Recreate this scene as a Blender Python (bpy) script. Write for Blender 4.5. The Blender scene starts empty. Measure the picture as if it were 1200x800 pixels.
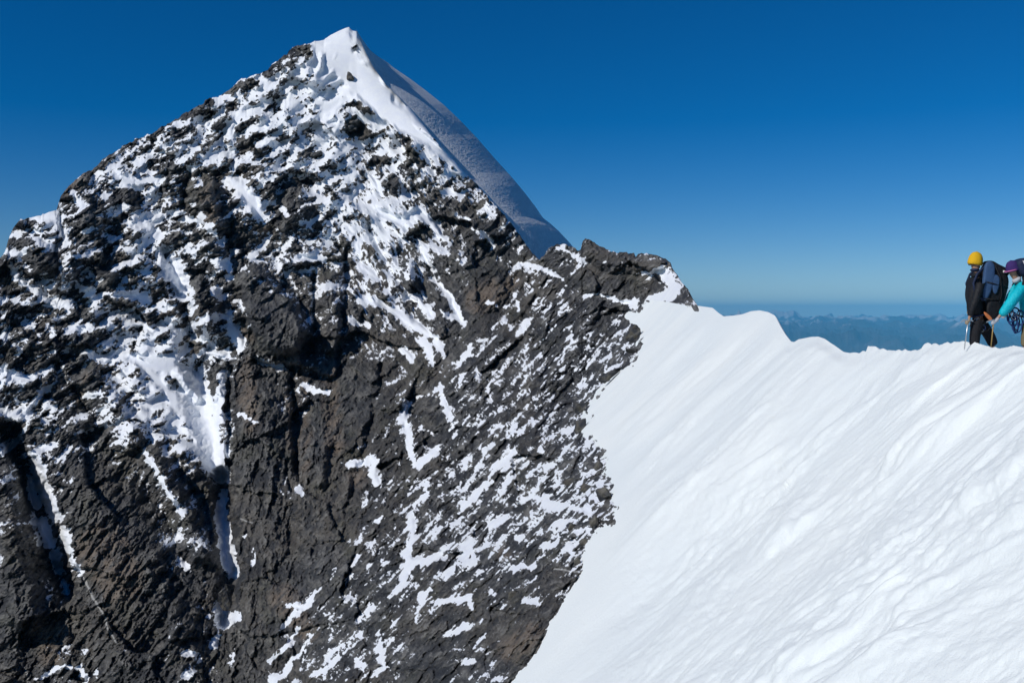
import math, random
import numpy as np

# ------------------------------------------------------------------ camera numbers
F = 1180.0            # focal length in pixels of a 1200 wide picture
CX, HY = 600.0, 368.0 # centre column, row of the horizon
SUN = np.array([-0.67, -0.43, 0.605]); SUN = SUN / np.linalg.norm(SUN)

def unproj(px, py, Y):
    px = np.asarray(px, float); py = np.asarray(py, float); Y = np.asarray(Y, float)
    return np.stack([(px - CX) / F * Y, Y + 0 * px, -(py - HY) / F * Y], -1)

# ------------------------------------------------------------------ noise (numpy)
_rng = np.random.RandomState(7)
_PERM = np.concatenate([_rng.permutation(4096)] * 3).astype(np.int64)
_RND = _rng.rand(4096, 4)

def _h2(ix, iy, seed=0):
    return _PERM[(_PERM[(ix + seed * 37) & 4095] + iy) & 4095]

def perlin(x, y, seed=0):
    ix = np.floor(x).astype(np.int64); iy = np.floor(y).astype(np.int64)
    fx = x - ix; fy = y - iy
    ux = fx * fx * fx * (fx * (fx * 6 - 15) + 10); uy = fy * fy * fy * (fy * (fy * 6 - 15) + 10)
    def g(dx, dy):
        a = _h2(ix + dx, iy + dy, seed) * (2 * math.pi / 4096)
        return np.cos(a) * (fx - dx) + np.sin(a) * (fy - dy)
    a = g(0, 0) * (1 - ux) + g(1, 0) * ux
    b = g(0, 1) * (1 - ux) + g(1, 1) * ux
    return (a * (1 - uy) + b * uy) * 1.5

def fbm(x, y, oct=4, seed=0, gain=0.5, lac=2.03):
    s = 0; a = 1.0; t = 0
    for k in range(oct):
        s = s + a * perlin(x + k * 17.3, y - k * 9.1, seed + k); t += a
        a *= gain; x = x * lac; y = y * lac
    return s / t

def ridged(x, y, oct=4, seed=0):
    s = 0; a = 1.0; t = 0
    for k in range(oct):
        s = s + a * (1 - 2 * np.abs(perlin(x + k * 5.7, y + k * 3.3, seed + k))); t += a
        a *= 0.5; x = x * 2.07; y = y * 2.07
    return s / t

def facets(x, y, seed=0, tilt=1.0):
    """broken blocks: every cell a tilted plane at its own height; also returns edge closeness"""
    ix = np.floor(x).astype(np.int64); iy = np.floor(y).astype(np.int64)
    best = np.full(x.shape, 9.0); sec = np.full(x.shape, 9.0); val = np.zeros(x.shape)
    for dx in (-1, 0, 1):
        for dy in (-1, 0, 1):
            r = _RND[_h2(ix + dx, iy + dy, seed)]
            cx = x - (ix + dx + r[..., 0]); cy = y - (iy + dy + r[..., 1])
            d = cx * cx + cy * cy
            r2 = _RND[_h2(iy + dy, ix + dx, seed + 11)]
            v = (r2[..., 0] - 0.5) + tilt * ((r2[..., 1] - 0.5) * cx + (r2[..., 2] - 0.5) * cy) * 2
            m = d < best
            sec = np.where(m, best, np.minimum(sec, d))
            val = np.where(m, v, val); best = np.where(m, d, best)
    return val, np.sqrt(sec) - np.sqrt(best)

def rot(x, y, deg, sx, sy):
    """coords along (sx) and across (sy) a direction rising to the right by deg"""
    a = math.radians(deg); c, s = math.cos(a), math.sin(a)
    return (x * c - y * s) / sx, (x * s + y * c) / sy

def blur(a, r, n=2):
    for _ in range(n):
        for ax in (0, 1):
            k = int(r)
            p = np.pad(a, [(k + 1, k) if i == ax else (0, 0) for i in (0, 1)], mode='edge')
            c = np.cumsum(p, ax)
            if ax == 0: a = (c[2 * k + 1:] - c[:-2 * k - 1]) / (2 * k + 1)
            else: a = (c[:, 2 * k + 1:] - c[:, :-2 * k - 1]) / (2 * k + 1)
    return a

def sstep(a, b, x):
    t = np.clip((x - a) / (b - a), 0, 1); return t * t * (3 - 2 * t)

def stroke_sd(x, y, pts):
    """signed distance to a chain of tapered capsules, pts = (x, y, w)"""
    if len(pts) == 1: pts = [pts[0], (pts[0][0] + .5, pts[0][1], pts[0][2])]
    best = np.full(x.shape, 1e3)
    for (ax, ay, aw), (bx, by, bw) in zip(pts[:-1], pts[1:]):
        dx, dy = bx - ax, by - ay; L = dx * dx + dy * dy + 1e-6
        t = np.clip(((x - ax) * dx + (y - ay) * dy) / L, 0, 1)
        d = np.hypot(x - ax - t * dx, y - ay - t * dy) - (aw + (bw - aw) * t)
        best = np.minimum(best, d)
    return best

def apply_strokes(x, y, strokes, fn, pad=14):
    """fn(out_region, sd) on the bounding box only; x,y 2-D grids"""
    for s in strokes:
        a = np.array(s); m = a[:, 2].max() + pad
        sel = (x > a[:, 0].min() - m) & (x < a[:, 0].max() + m) & (y > a[:, 1].min() - m) & (y < a[:, 1].max() + m)
        if not sel.any(): continue
        fn(sel, stroke_sd(x[sel], y[sel], s))

# ------------------------------------------------------------------ mountain: survey of the face
SKY = [(-420,520),(-260,430),(-100,360),(-30,325),(0,303),(6,294),(10,280),(15,268),(22,260),(32,256),(45,252),(58,249),(66,246),(69,236),(71,230),(78,221),(88,211),(98,203),(112,196),(125,184),(138,175),(150,168),(165,161),(178,157),(190,147),(197,146),(215,133),(228,127),(242,118),(258,112),(272,103),(283,91),(292,90),(302,87),(315,80),(322,73),(334,66),(343,56),(350,53),(358,53),(368,49),(380,47),(388,41),(398,36),(405,33),(409,32),(413,36),(418,37),(424,50),(431,64),(440,80),(455,100),(470,115),(485,132),(505,158),(525,180),(545,203),(560,217),(580,240),(600,262),(612,280),(624,297),(632,303),(637,300),(643,291),(652,286),(663,287),(670,288),(676,292),(681,292),(683,283),(686,279),(693,282),(703,289),(712,293),(722,295),(733,296),(743,297),(745,301),(748,297),(758,297),(768,299),(780,303),(786,308),(788,314),(793,321),(799,331),(806,338),(812,350),(818,358),(830,380),(860,450)]
def skyline(px):
    a = np.array(SKY, float); return np.interp(px, a[:, 0], a[:, 1])

def w_snow(px, py):
    a = np.maximum(0.01176 + 0.000105 * (px - 800) + 0.0001044 * (py - 357), 1e-4)
    b = np.maximum(0.0086 + 0.00002 * (px - 760) + 0.00002 * (py - 357), 1e-4)
    return (a ** 7 + b ** 7) ** (1 / 7.0)

EDGE = [(900,362),(818,359),(796,352),(770,351),(748,357),(735,370),(745,384),(753,394),(745,402),(741,410),(729,420),(730,436),(715,446),(700,456),(690,468),(687,488),(683,508),(696,520),(706,540),(703,555),(716,572),(714,590),(703,598),(708,608),(690,620),(683,635),(682,655),(681,668),(650,718),(625,763),(600,800),(540,890),(470,1000),(400,1110)]

def edge_dist(px, py):
    """+ on the rock side, - on the snow slope side"""
    d = np.full(px.shape, 1e3)
    for (ax, ay), (bx, by) in zip(EDGE[:-1], EDGE[1:]):
        dx, dy = bx - ax, by - ay; L = dx * dx + dy * dy
        t = np.clip(((px - ax) * dx + (py - ay) * dy) / L, 0, 1)
        d = np.minimum(d, np.hypot(px - ax - t * dx, py - ay - t * dy))
    poly = EDGE + [(-2000, 1110), (-2000, -500), (900, -500)]
    ins = np.zeros(px.shape, bool); n = len(poly)
    for i in range(n):
        (x1, y1), (x2, y2) = poly[i], poly[(i + 1) % n]
        if y1 == y2: continue
        c = ((y1 > py) != (y2 > py)) & (px < (x2 - x1) * (py - y1) / (y2 - y1) + x1)
        ins ^= c
    return np.where(ins, d, -d)

# depth survey (column, row, metres)
DEPTH = [(-420,520,190),(-420,1100,110),(-150,420,195),(-150,800,140),(0,300,205),(60,250,218),(0,500,175),(0,800,130),(100,200,232),(150,400,195),(150,620,150),(150,800,118),(200,150,243),(300,90,250),(405,33,255),(300,300,215),(260,450,185),(300,420,182),(300,600,148),(300,800,108),(430,66,254),(500,150,236),(560,217,231),(620,296,222),
 (450,250,222),(540,380,182),(420,420,180),(450,560,128),(430,700,84),(430,800,64),(560,300,200),(520,700,56),(530,800,42),(600,400,150),(590,500,100),(560,600,84),(640,292,190),(640,340,165),(685,281,150),(745,298,128),(790,320,112),(818,358,95),(700,350,128),(650,420,112),(640,500,78),(620,620,52),(600,700,37),(-200,1100,90),(150,1100,75),(400,1100,45)]

def _rbf():
    P = np.array(DEPTH, float)
    e = np.array(EDGE[1:-1], float)[::2]
    we = w_snow(e[:, 0], e[:, 1])
    X = np.concatenate([P[:, :2], e]) / 300.0
    W = np.log(np.concatenate([1 / P[:, 2], we]))
    D = np.hypot(X[:, None, 0] - X[None, :, 0], X[:, None, 1] - X[None, :, 1])
    n = len(X); K = D + 0 * D
    A = np.zeros((n + 3, n + 3)); A[:n, :n] = -D - 0.0 * np.eye(n) ; A[:n, :n] += 0.04 * np.eye(n)
    A[:n, n] = 1; A[:n, n + 1:] = X; A[n, :n] = 1; A[n + 1:, :n] = X.T
    c = np.linalg.solve(A, np.concatenate([W, [0, 0, 0]]))
    return X, c
_RX, _RC = _rbf()
def w_base(px, py):
    x = px / 300.0; y = py / 300.0
    s = _RC[len(_RX)] + _RC[len(_RX) + 1] * x + _RC[len(_RX) + 2] * y
    for (a, b), c in zip(_RX, _RC[:len(_RX)]):
        s = s - c * np.sqrt((x - a) ** 2 + (y - b) ** 2 + 0.006)
    return np.exp(s)

# snow cover, tenths, on a 40 pixel raster starting at column 20, row 50
COVER = """
0 0 0 0 0 0 2 4 5 7 9 9 9 9 0 0 0 0 0 0 0
0 0 0 0 0 2 4 5 6 8 9 9 9 9 0 0 0 0 0 0 0
0 0 0 2 2 3 4 5 5 7 7 9 9 9 0 0 0 0 0 0 0
0 2 3 4 4 4 5 4 5 4 4 5 6 9 9 0 0 0 0 0 0
2 2 4 5 4 2 5 3 4 4 5 4 3 4 5 0 0 0 0 0 0
4 5 2 4 5 3 1 5 1 5 6 6 3 1 2 1 0 0 0 0 0
1 4 3 4 4 3 1 1 3 4 4 5 4 1 2 3 3 1 3 4 4
2 3 3 3 4 3 3 1 3 2 4 4 2 1 1 4 3 1 2 4 5
3 4 3 4 4 3 4 0 1 1 2 4 3 1 2 3 3 3 3 3 3
2 1 2 6 6 7 4 0 0 1 1 2 2 2 3 3 3 3 3 3 3
4 3 1 6 6 7 3 0 1 1 0 1 3 3 3 3 3 3 3 3 3
4 4 2 6 6 7 5 0 1 0 0 2 3 3 3 3 3 3 3 3 3
2 4 1 1 2 5 6 0 0 0 2 2 3 3 3 3 3 3 3 3 3
2 3 0 0 3 3 2 0 1 0 1 2 3 4 3 4 4 4 3 3 3
1 2 0 0 2 3 1 0 0 0 1 3 3 4 3 4 4 4 3 3 3
1 1 0 0 1 2 1 0 0 0 2 3 4 4 3 3 4 5 5 5 5
0 1 0 0 0 0 1 0 1 1 3 3 3 3 1 2 1 3 3 3 3
0 0 0 0 0 1 1 0 2 3 3 2 1 1 1 1 0 1 1 1 1
0 1 1 0 0 2 1 0 2 3 3 2 0 1 1 0 0 1 1 1 1
"""
_CV = np.array([[float(v) for v in l.split()] for l in COVER.strip().splitlines()]) / 10
def cover(px, py):
    x = np.clip((px - 20) / 40, 0, 19.999); y = np.clip((py - 50) / 40, 0, 17.999)
    ix = x.astype(int); iy = y.astype(int); fx = x - ix; fy = y - iy
    return (_CV[iy, ix] * (1 - fx) + _CV[iy, ix + 1] * fx) * (1 - fy) + (_CV[iy + 1, ix] * (1 - fx) + _CV[iy + 1, ix + 1] * fx) * fy

def P(s):
    out = []
    for line in s.strip().splitlines():
        v = [float(t) for t in line.replace(',', ' ').split()]
        out.append([tuple(v[i:i + 3]) for i in range(0, len(v), 3)])
    return out

SNOW = P("""
45 255 6 65 255 8 72 275 6
50 295 1.5 60 288 4 76 284 3
85 228 4 97 240 4
135 205 6 160 215 7 185 210 6 178 228 3 165 240 3
105 298 2 120 290 2.5 135 277 1
150 265 3 175 258 5 190 252 4
187 290 4 193 310 9 203 325 10 215 345 7
135 345 4 155 345 8 175 350 5
50 350 3 65 355 7 82 357 4
15 318 3 28 330 4 38 342 2
0 350 3 20 353 3 35 357 4
20 370 3 35 382 3 47 398 2
80 385 4 105 382 5
145 380 5 165 378 6 180 390 4
95 335 3 108 350 4 115 360 4
100 270 2 108 268 3
406 30 4 402 60 14 405 80 18 430 100 20 460 135 13 500 165 8 530 190 5 548 207 3
372 56 8 366 84 7
400 42 7 386 55 9 384 80 10
300 90 4 312 95 5 300 110 5 285 125 5 270 150 6 275 175 4 275 195 3
240 127 3 260 128 4
300 170 4 320 170 5
345 140 3 355 165 5 345 180 4
370 130 6 395 120 7
270 210 6 285 225 8 300 240 8 308 255 4
310 240 3 322 237 3 335 248 2
235 255 3 248 270 4 262 288 2
205 250 2 220 255 4
200 300 5 212 320 7 222 340 5 225 365 3 226 395 3
250 305 4 265 308 5 270 325 4
272 295 2 283 296 2
232 372 3 250 373 4 268 370 5 272 388 9 280 402 8
240 413 5 262 415 6
375 252 3 360 265 3
352 300 5 370 300 7 380 305 5
352 318 2 370 318 3
430 205 5 440 218 5 455 225 2
407 230 3 417 222 5
430 240 5 455 255 8 470 260 7 490 250 8 505 262 6 515 275 4 527 287 2
405 265 5 418 280 4 425 310 4 440 328 3
440 285 5 452 305 4 465 315 3
495 285 4 497 300 4 510 318 3
508 325 3 520 340 3 533 360 5 541 378 3
517 365 2 535 373 3
408 338 3 420 350 3 440 352 4 460 365 5 480 375 6 500 390 5 512 398 4
470 345 5 490 350 5 505 370 4
410 375 3 430 383 4
525 203 5 545 203 5
520 225 3 538 230 4
535 253 3 550 257 2
555 268 2 570 277 4 578 287 4
510 290 3 520 297 3
541 307 4
570 353 1.5 580 358 2
590 378 2 600 385 2
610 310 3 628 312 5 645 320 6 658 325 4 663 335 3 655 342 2
660 290 4 667 297 4 680 305 5 690 310 4
712 294 1.5 722 297 2
708 305 2
730 309 3 740 308 2
755 320 3 775 317 6 785 330 7 788 345 8 765 350 6
742 352 4 722 351 3
671 337 3 685 346 3 700 345 3 715 348 4 738 355 6
618 340 1.5 628 335 2
652 353 3 668 360 3 660 368 3
603 345 2 607 362 3
605 392 3 620 380 3
627 395 3 645 400 2
668 387 3 672 400 4 662 410 3
690 425 3 700 415 2
675 435 2 690 425 2
632 417 2 643 415 1
726 390 4
100 412 4 115 420 5 135 420 5 160 415 5 185 420 7 205 420 8
160 425 6 180 440 8 195 455 7 205 470 12 225 482 16 240 508 17 250 538 15 259 558 9
185 425 8 210 430 9 225 450 10 238 480 9
262 440 5 250 500 6
200 432 7 225 455 12 240 480 14
150 418 6 175 428 8 205 432 9
200 435 8 215 448 7
5 435 6 20 445 8 40 440 4
10 485 6 25 485 5 45 465 4 60 450 2.5 76 435 1.5
55 475 6 68 475 3
20 468 4
0 532 1.5 15 522 3 25 508 2.5 35 492 2
100 463 3 118 463 3
82 460 2
88 510 1 105 505 2 122 498 2.5
20 535 2 45 528 5 62 520 3
155 472 3 170 475 6 190 475 5
42 545 9 50 570 9 58 590 8 66 605 7
75 620 5 80 640 4 87 660 4 92 668 3
34 562 5 44 590 7
50 612 7 58 634 8
64 650 7 70 668 6
74 680 4 78 690 3
38 600 2 46 636 3
170 530 4 180 545 4 190 565 3 205 590 3 216 602 3
262 575 4 258 600 6 265 635 9 268 660 9 274 668 8
305 421 3 325 431 3 345 440 2
355 448 2 370 457 4 385 460 2
282 485 1.2 300 495 1.2
349 570 3 352 580 2
472 408 5 480 415 5 484 425 2
495 400 6 505 420 4 508 430 2
512 400 6 520 415 3
530 425 3 538 425 3 550 412 3 552 405 3
557 432 2 558 442 3 565 438 2
475 475 5 472 490 5 478 510 5 482 530 5 487 545 3
488 465 2 505 462 2 515 452 4 520 472 4 525 485 4 530 500 3 527 508 1
534 511 4
490 545 5 505 532 5 517 525 2
495 503 2 505 505 3
408 545 4 425 540 5 437 537 6 438 555 5 443 570 2
570 455 2 577 470 3
585 500 4 578 507 3
565 525 4 575 522 2
530 558 5
600 530 7 580 550 5 568 570 4 550 585 3 543 598 3
598 560 5
500 565 3 500 580 4 480 595 3 470 600 2
578 435 2
665 505 6 672 500 4
628 500 3
635 530 4
610 590 5 625 580 4
640 590 7 665 592 5 690 600 6
650 615 5 668 610 4
575 615 7 590 608 5
605 628 5 620 635 3
640 638 6 652 640 3
668 640 6 670 650 3
600 668 3 612 664 4 626 665 4
576 694 3
629 704 4 612 704 2
550 640 8 545 660 5
480 605 6 483 625 5 478 645 5 480 660 8 500 655 6 520 645 4 523 640 2
478 665 8 470 685 4 455 700 2
540 645 5 552 632 6 555 655 4 545 668 3
530 668 3 517 680 3
515 672 3
505 690 4 498 700 4 490 715 3 488 728 2
515 705 3 535 702 4 550 702 5 555 714 3
548 733 4 535 740 4 525 743 2
545 772 3.4 535 775 3 554 776 3
437 707 3 430 720 4 415 732 2
445 740 2 445 760 5 448 780 5 440 790 4
425 745 3 410 760 3 402 765 2
420 775 3 425 780 5
443 612 4 450 606 2
450 660 4
412 675 4 403 682 2
420 650 2 412 662 2
540 605 4 528 614 2
378 688 2 365 700 4 352 712 5 335 730 3 325 742 1.5
335 708 2 350 708 4
350 735 2.5 338 755 3 315 775 2
365 745 1.5 350 765 2.5 335 785 3 320 797 4
400 755 4 385 765 3
395 770 3 380 785 4 365 792 3
258 712 7 263 728 9 274 722 6
245 720 3
250 755 6 258 745 3
215 765 4 230 767 4
235 775 3
218 792 4
287 627 2
300 642 1 296 660 1
210 655 4 222 668 2
45 795 2 65 783 2 75 780 2 95 782 3 100 795 4
""")
# thin pale veins across the lower spur
VEIN = P("""
93 668 .8 98 678 .8 105 690 .8 110 702 .8 116 712 .8 121 722 .8 127 738 .8 137 753 .7
27 780 .8 31 788 .8 35 800 .8
650 667 .5 682 670 .6
282 608 .3 296 612 .4
""")
ROCK = P("""
40 598 3 46 612 2
58 640 3 62 648 1
70 670 2 72 680 1
48 572 2 52 577 1
264 640 1 268 650 2
74 232 3 85 215 4 110 199 4 130 183 3
190 150 3 215 136 4 245 119 4
270 106 3 300 93 3 318 82 4
330 70 3 350 58 4 366 55 3
403 117 3 418 122 5 435 126 4
412 150 6 425 150 6 435 160 4
467 155 4 480 163 5
478 178 5 490 190 5
445 185 5
252 432 3 253 452 7 262 472 6
210 437 1.5 222 452 2.5 235 468 4
250 210 9 240 240 9 222 225 7
230 330 9 240 350 12
280 330 8 320 370 22 335 395 22
230 395 7 232 405 7
265 265 9 280 275 9 275 295 6
340 220 8 335 260 10
105 245 10 95 270 9
140 230 9 155 232 8
40 300 10 60 315 9
120 310 9 130 330 7
290 440 10 290 560 18 300 680 20
130 600 40 150 700 50 120 720 40
350 640 30 400 600 20 330 720 20
400 450 30 420 500 18
575 330 22 560 380 14
20 640 14 30 700 20
95 440 10 110 445 8
455 220 6 460 212 6
483 335 7
515 350 4 525 370 2
500 480 10 508 490 8
690 335 14 720 330 16 745 335 8
700 300 8 725 305 8
500 745 14 505 770 16
230 560 8 245 590 5
615 750 20 625 720 14
640 680 10
585 730 12
""")
WARM = P("""
286 430 5 290 470 10 296 500 7
340 460 5 345 520 8
385 430 6 392 520 10
560 350 16 600 330 8
180 350 8 200 370 6
330 700 14 360 740 12
50 740 12 60 770 10
240 220 6 250 260 8
290 420 2 292 450 6 296 480 8
306 268 7 312 275 7
283 385 3 290 395 6
75 225 5 90 210 5 120 195 3
120 640 30 140 680 25
575 340 12
600 760 14 625 740 10
420 560 10
357 440 3 360 560 3
100 440 3 90 470 3
590 645 8
""")
# relief: (sign and metres outwards, softness) then chain of x y halfwidth
RELIEF = [
 (-.016, 10, [(196,296,3),(215,340,5),(224,395,4)]),
 (-.022, 18, [(224,395,5),(235,470,10),(255,550,8)]),
 (-.050, 11, [(258,560,6),(262,600,5),(268,670,6),(262,730,4)]),
 (-.070, 12, [(10,505,6),(30,550,8),(48,600,10),(64,650,10),(78,695,5)]),
 (.052, 9, [(298,330,14),(318,365,26),(330,388,24)]),
 (.030, 12, [(238,345,14),(240,380,10)]),
 (.020, 10, [(237,225,10),(250,262,8)]),
 (-.016, 7, [(222,205,1),(214,240,1)]),
 (-.020, 6, [(268,262,1),(270,300,1)]),
 (.045, 40, [(120,600,30),(150,660,45),(170,760,50)]),
 (.040, 14, [(180,540,8),(215,600,10),(235,650,8)]),
 (.045, 16, [(5,560,8),(14,640,12),(30,720,14)]),
 (.025, 16, [(300,470,16),(300,600,22),(320,740,30)]),
 (-.030, 5, [(343,435,3),(346,500,3),(350,560,2)]),
 (-.022, 5, [(300,424,2),(340,434,3),(390,446,2)]),
 (.012, 8, [(252,435,4),(254,460,5)]),
 (.014, 8, [(212,440,3),(232,465,3)]),
 (-.010, 5, [(432,262,2),(450,300,3),(470,330,3),(486,370,4)]),
 (-.008, 5, [(492,290,2),(515,330,2),(541,378,2)]),
 (.012, 8, [(478,310,4),(484,340,4)]),
 (.010, 8, [(505,335,2),(520,365,2)]),
 (.012, 8, [(458,210,3),(462,218,4)]),
 (.016, 14, [(350,230,8),(335,262,8)]),
 (.018, 16, [(575,330,14),(560,390,8)]),
 (-.012, 12, [(545,395,3),(500,460,3),(450,540,3)]),
 (.014, 9, [(96,262,6),(100,235,8)]),
 (.020, 10, [(40,290,8),(55,310,8)]),
 (.012, 9, [(125,320,8),(115,300,6)]),
 (.012, 8, [(150,232,8),(150,240,6)]),
 (.010, 8, [(20,400,10),(60,410,10)]),
 (-.012, 6, [(0,520,2),(40,480,3),(76,437,1)]),
 (-.010, 6, [(62,425,2),(110,490,1),(126,470,1)]),
 (.010, 8, [(630,735,14),(610,765,12)]),
 (-.008, 5, [(590,600,2),(586,700,2),(580,790,2)]),
 (.020, 7, [(690,300,5),(715,305,6),(745,312,6),(770,310,6)]),
 (-.012, 5, [(744,296,1),(742,312,1)]),
 (-.022, 4, [(366,320,1),(369,390,2),(363,414,2)]),
 (.020, 10, [(385,330,8),(392,400,9)]),
 (-.018, 5, [(406,290,1),(402,380,1),(396,440,2)]),
 (-.014, 5, [(448,430,1),(430,520,2),(405,600,2)]),
 (.018, 10, [(374,480,8),(372,560,8)]),
 (-.020, 5, [(270,432,1),(268,500,1),(270,560,2)]),
 (.022, 12, [(110,445,10),(150,510,14)]),
 (-.016, 5, [(95,520,1),(130,500,2),(160,480,1)]),
 (.018, 10, [(245,290,8),(252,312,6)]),
 (.016, 9, [(70,330,8),(95,300,8)]),
 (-.018, 5, [(70,240,1),(72,275,2),(60,300,1)]),
 (-.012, 6, [(640,318,3),(690,345,3),(735,357,3)]),
]

def mountain_fields(px, py):
    """px,py 2-D grids in face coordinates. returns inverse depth, snow, warm, light"""
    d = edge_dist(px, py)
    w = w_base(px, py)
    ws = np.maximum(w_snow(px, py), 0.004)
    k = 1 + 0.0016 * np.clip(d, -60, 60)
    ku = 1 + 0.0016 * np.clip(d, 0, 60) + np.where(d < 0, .0010 * np.clip(d, -12, 0) + .0034 * np.clip(d + 12, -50, 0), 0)
    k = np.where(py < 632, ku, k)
    bl = sstep(60, 8, np.abs(d)) * sstep(300, 345, py)
    bl = np.where(d < 0, np.maximum(bl, sstep(345, 352, py)), bl)
    w = w * (1 - bl) + ws * k * bl
    # warp for natural outlines
    wx = px + 5 * fbm(px / 26, py / 26, 3, 3) + 2.6 * fbm(px / 7, py / 7, 2, 5)
    wy = py + 5 * fbm(px / 26, py / 26, 3, 13) + 2.6 * fbm(px / 7, py / 7, 2, 15)
    macro = np.zeros(px.shape)
    for amp, soft, ch in RELIEF:
        def fn(sel, sd, amp=amp, soft=soft):
            macro[sel] += amp * sstep(soft, -soft * 0.5, sd)
        apply_strokes(wx, wy, [ch], fn, pad=soft + 8)
    macro = macro * 1.35 * sstep(-5, 45, d)
    # direction weights of the rock fabric
    def G(cx, cy, rx, ry): return np.exp(-((px - cx) / rx) ** 2 - ((py - cy) / ry) ** 2)
    wB = G(470, 320, 85, 110) + .5 * G(330, 320, 40, 60)
    wC = G(600, 520, 130, 230) + G(480, 680, 150, 160) + G(660, 400, 90, 80)
    wD = G(330, 560, 75, 170) + .6 * G(300, 760, 70, 90)
    wA = 0.25 + G(150, 280, 200, 160) + G(360, 130, 130, 90)
    wE = G(120, 680, 90, 150)
    t = wA + wB + wC + wD + wE
    ws_ = [a / t for a in (wA, wB, wC, wD, wE)]
    angs = [30, -58, 47, 80, 55]
    n1 = 0; n2 = 0; fac = 0; fac2 = 0
    for i, (a, wt) in enumerate(zip(angs, ws_)):
        sel = wt > 0.03
        x, y = px[sel] + .55 * (wx[sel] - px[sel]), py[sel] + .55 * (wy[sel] - py[sel])
        u, v = rot(x, y, a, [30, 30, 32, 30, 30][i], [12, 11, 8.5, 12, 12][i]); r1 = np.zeros(px.shape); r1[sel] = fbm(u, v, 2, 20 + i, .6)
        u, v = rot(x, y, a, [10.5, 11, 14, 10, 10][i], [4.6, 4.2, 3.8, 4.2, 4.2][i]); r2 = np.zeros(px.shape); r2[sel] = fbm(u, v, 3, 40 + i, .65)
        u, v = rot(x, y, a, [24, 22, 26, 40, 34][i], [9.5, 8.5, 7.5, 9.5, 8][i]); f1, _ = facets(u, v, 60 + i); r3 = np.zeros(px.shape); r3[sel] = f1
        u, v = rot(x, y, a, [9.5, 9, 11, 15, 14][i], [4.0, 3.6, 3.2, 4.2, 3.6][i]); f2, e2 = facets(u, v, 80 + i); r4 = np.zeros(px.shape); r4[sel] = f2 + .4 * np.clip(e2, 0, .5)
        n1 = n1 + r1 * wt; n2 = n2 + r2 * wt; fac = fac + r3 * wt; fac2 = fac2 + r4 * wt
    big, _ = facets(wx / 62, wy / 44, 101)
    big2 = ridged(wx / 75, wy / 75, 3, 111)
    spire = fbm(px / 2.4, py / 2.0, 2, 120)
    smooth = np.clip(ws_[3] + ws_[4] + G(430, 520, 70, 90), 0, 1)      # calmer slabs
    relief = .026 * big + .014 * big2 + (.0120 - .005 * smooth) * fac + (.0046 - .0004 * smooth) * fac2 + .0028 * n2 + (.0012 + .0008 * smooth) * spire
    u, v = rot(px + 2 * (wx - px), py + 2 * (wy - py), 44, 60, 5.5); crk = ridged(u, v, 2, 131)
    u, v = rot(px + 2 * (wx - px), py + 2 * (wy - py), 84, 70, 9); crk2 = ridged(u, v, 2, 137)
    u, v = rot(px + 2 * (wx - px), py + 2 * (wy - py), 18, 60, 10); crk3 = ridged(u, v, 2, 139)
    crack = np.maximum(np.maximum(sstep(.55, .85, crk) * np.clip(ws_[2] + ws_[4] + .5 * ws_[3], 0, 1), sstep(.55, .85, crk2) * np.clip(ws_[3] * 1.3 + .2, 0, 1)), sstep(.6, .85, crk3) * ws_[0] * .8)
    f3 = 0
    for i, (a, wt) in enumerate(zip(angs, ws_)):
        sel = wt > .15
        u, v = rot(px[sel], py[sel], a, 6.2, 2.1); q = np.zeros(px.shape); q[sel] = facets(u, v, 160 + i)[0]; f3 = f3 + q * wt
    relief = relief + .0022 * f3 - .006 * crack
    streak = 0
    u, v = rot(px, py, 47, 46, 2.6); streak = np.maximum(0, fbm(u, v, 2, 171, .6)) * ws_[2]
    relief = relief + ws_[2] * (.006 * fac + .0035 * fac2 + .003 * n2) + (ws_[3] + ws_[4]) * (.0065 * fac + .0032 * fac2 + .001 * n2)
    relief = relief * (1 - .3 * bl * (d > -40)) * np.where(d < 0, np.where(py < 632, .8, .45), 1)
    # snow: survey cover + strokes + fabric noise + ledge preference
    led = blur(relief, 2, 1); led = np.gradient(led, axis=0)
    led = blur(led, 1, 1); led = led / (led.std() + 1e-9)
    cv = cover(px, py)
    f = (cv * .94 - .26 - .09 * sstep(330, 440, py) + .10 * np.exp(-((px - 620) / 90) ** 2 - ((py - 575) / 75) ** 2)) + .74 * n1 + .42 * n2 + .10 * np.clip(led, -2, 2) - .30 * fac2
    f = np.where(cv < .06, f - .3, f) - .8 * streak - .12 * sstep(590, 640, px) * sstep(420, 380, py)
    spk = sstep(.22, .5, perlin(wx / 3.6, wy / 2.4, 181)) * sstep(.12, .3, cv) * sstep(.95, .75, cv)
    spk = spk * (1 - np.exp(-((px - 410) / 26) ** 2 - ((py - 62) / 40) ** 2))
    spk = spk * (1 - .8 * np.exp(-((px - 225) / 48) ** 2 - ((py - 478) / 62) ** 2))
    f = f - .12 * spk
    jag = 6.0 * n2 + 5.0 * n1 - 2.6 * fac2 + .8 * np.clip(led, -2, 2)
    st = np.full(px.shape, 99.0)
    def mn(sel, sd): st[sel] = np.minimum(st[sel], sd)
    apply_strokes(wx * .7 + px * .3, wy * .7 + py * .3, SNOW, mn)
    rk = np.full(px.shape, 99.0)
    def mr(sel, sd): rk[sel] = np.minimum(rk[sel], sd)
    apply_strokes(wx, wy, ROCK, mr)
    f = f - .7 * sstep(6, -5, rk + 3 * n1)
    shr = 2.2 * sstep(590, 640, px) * sstep(420, 380, py) * sstep(750, 715, px)
    st2 = (st + shr + 7 * streak - jag - .6) / (1 + .0 * st)
    f = np.maximum(f, np.clip(-st2 * .16, -9, .9))
    em = sstep(34, 8, d) * sstep(366, 380, py) * sstep(660, 640, py)
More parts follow.
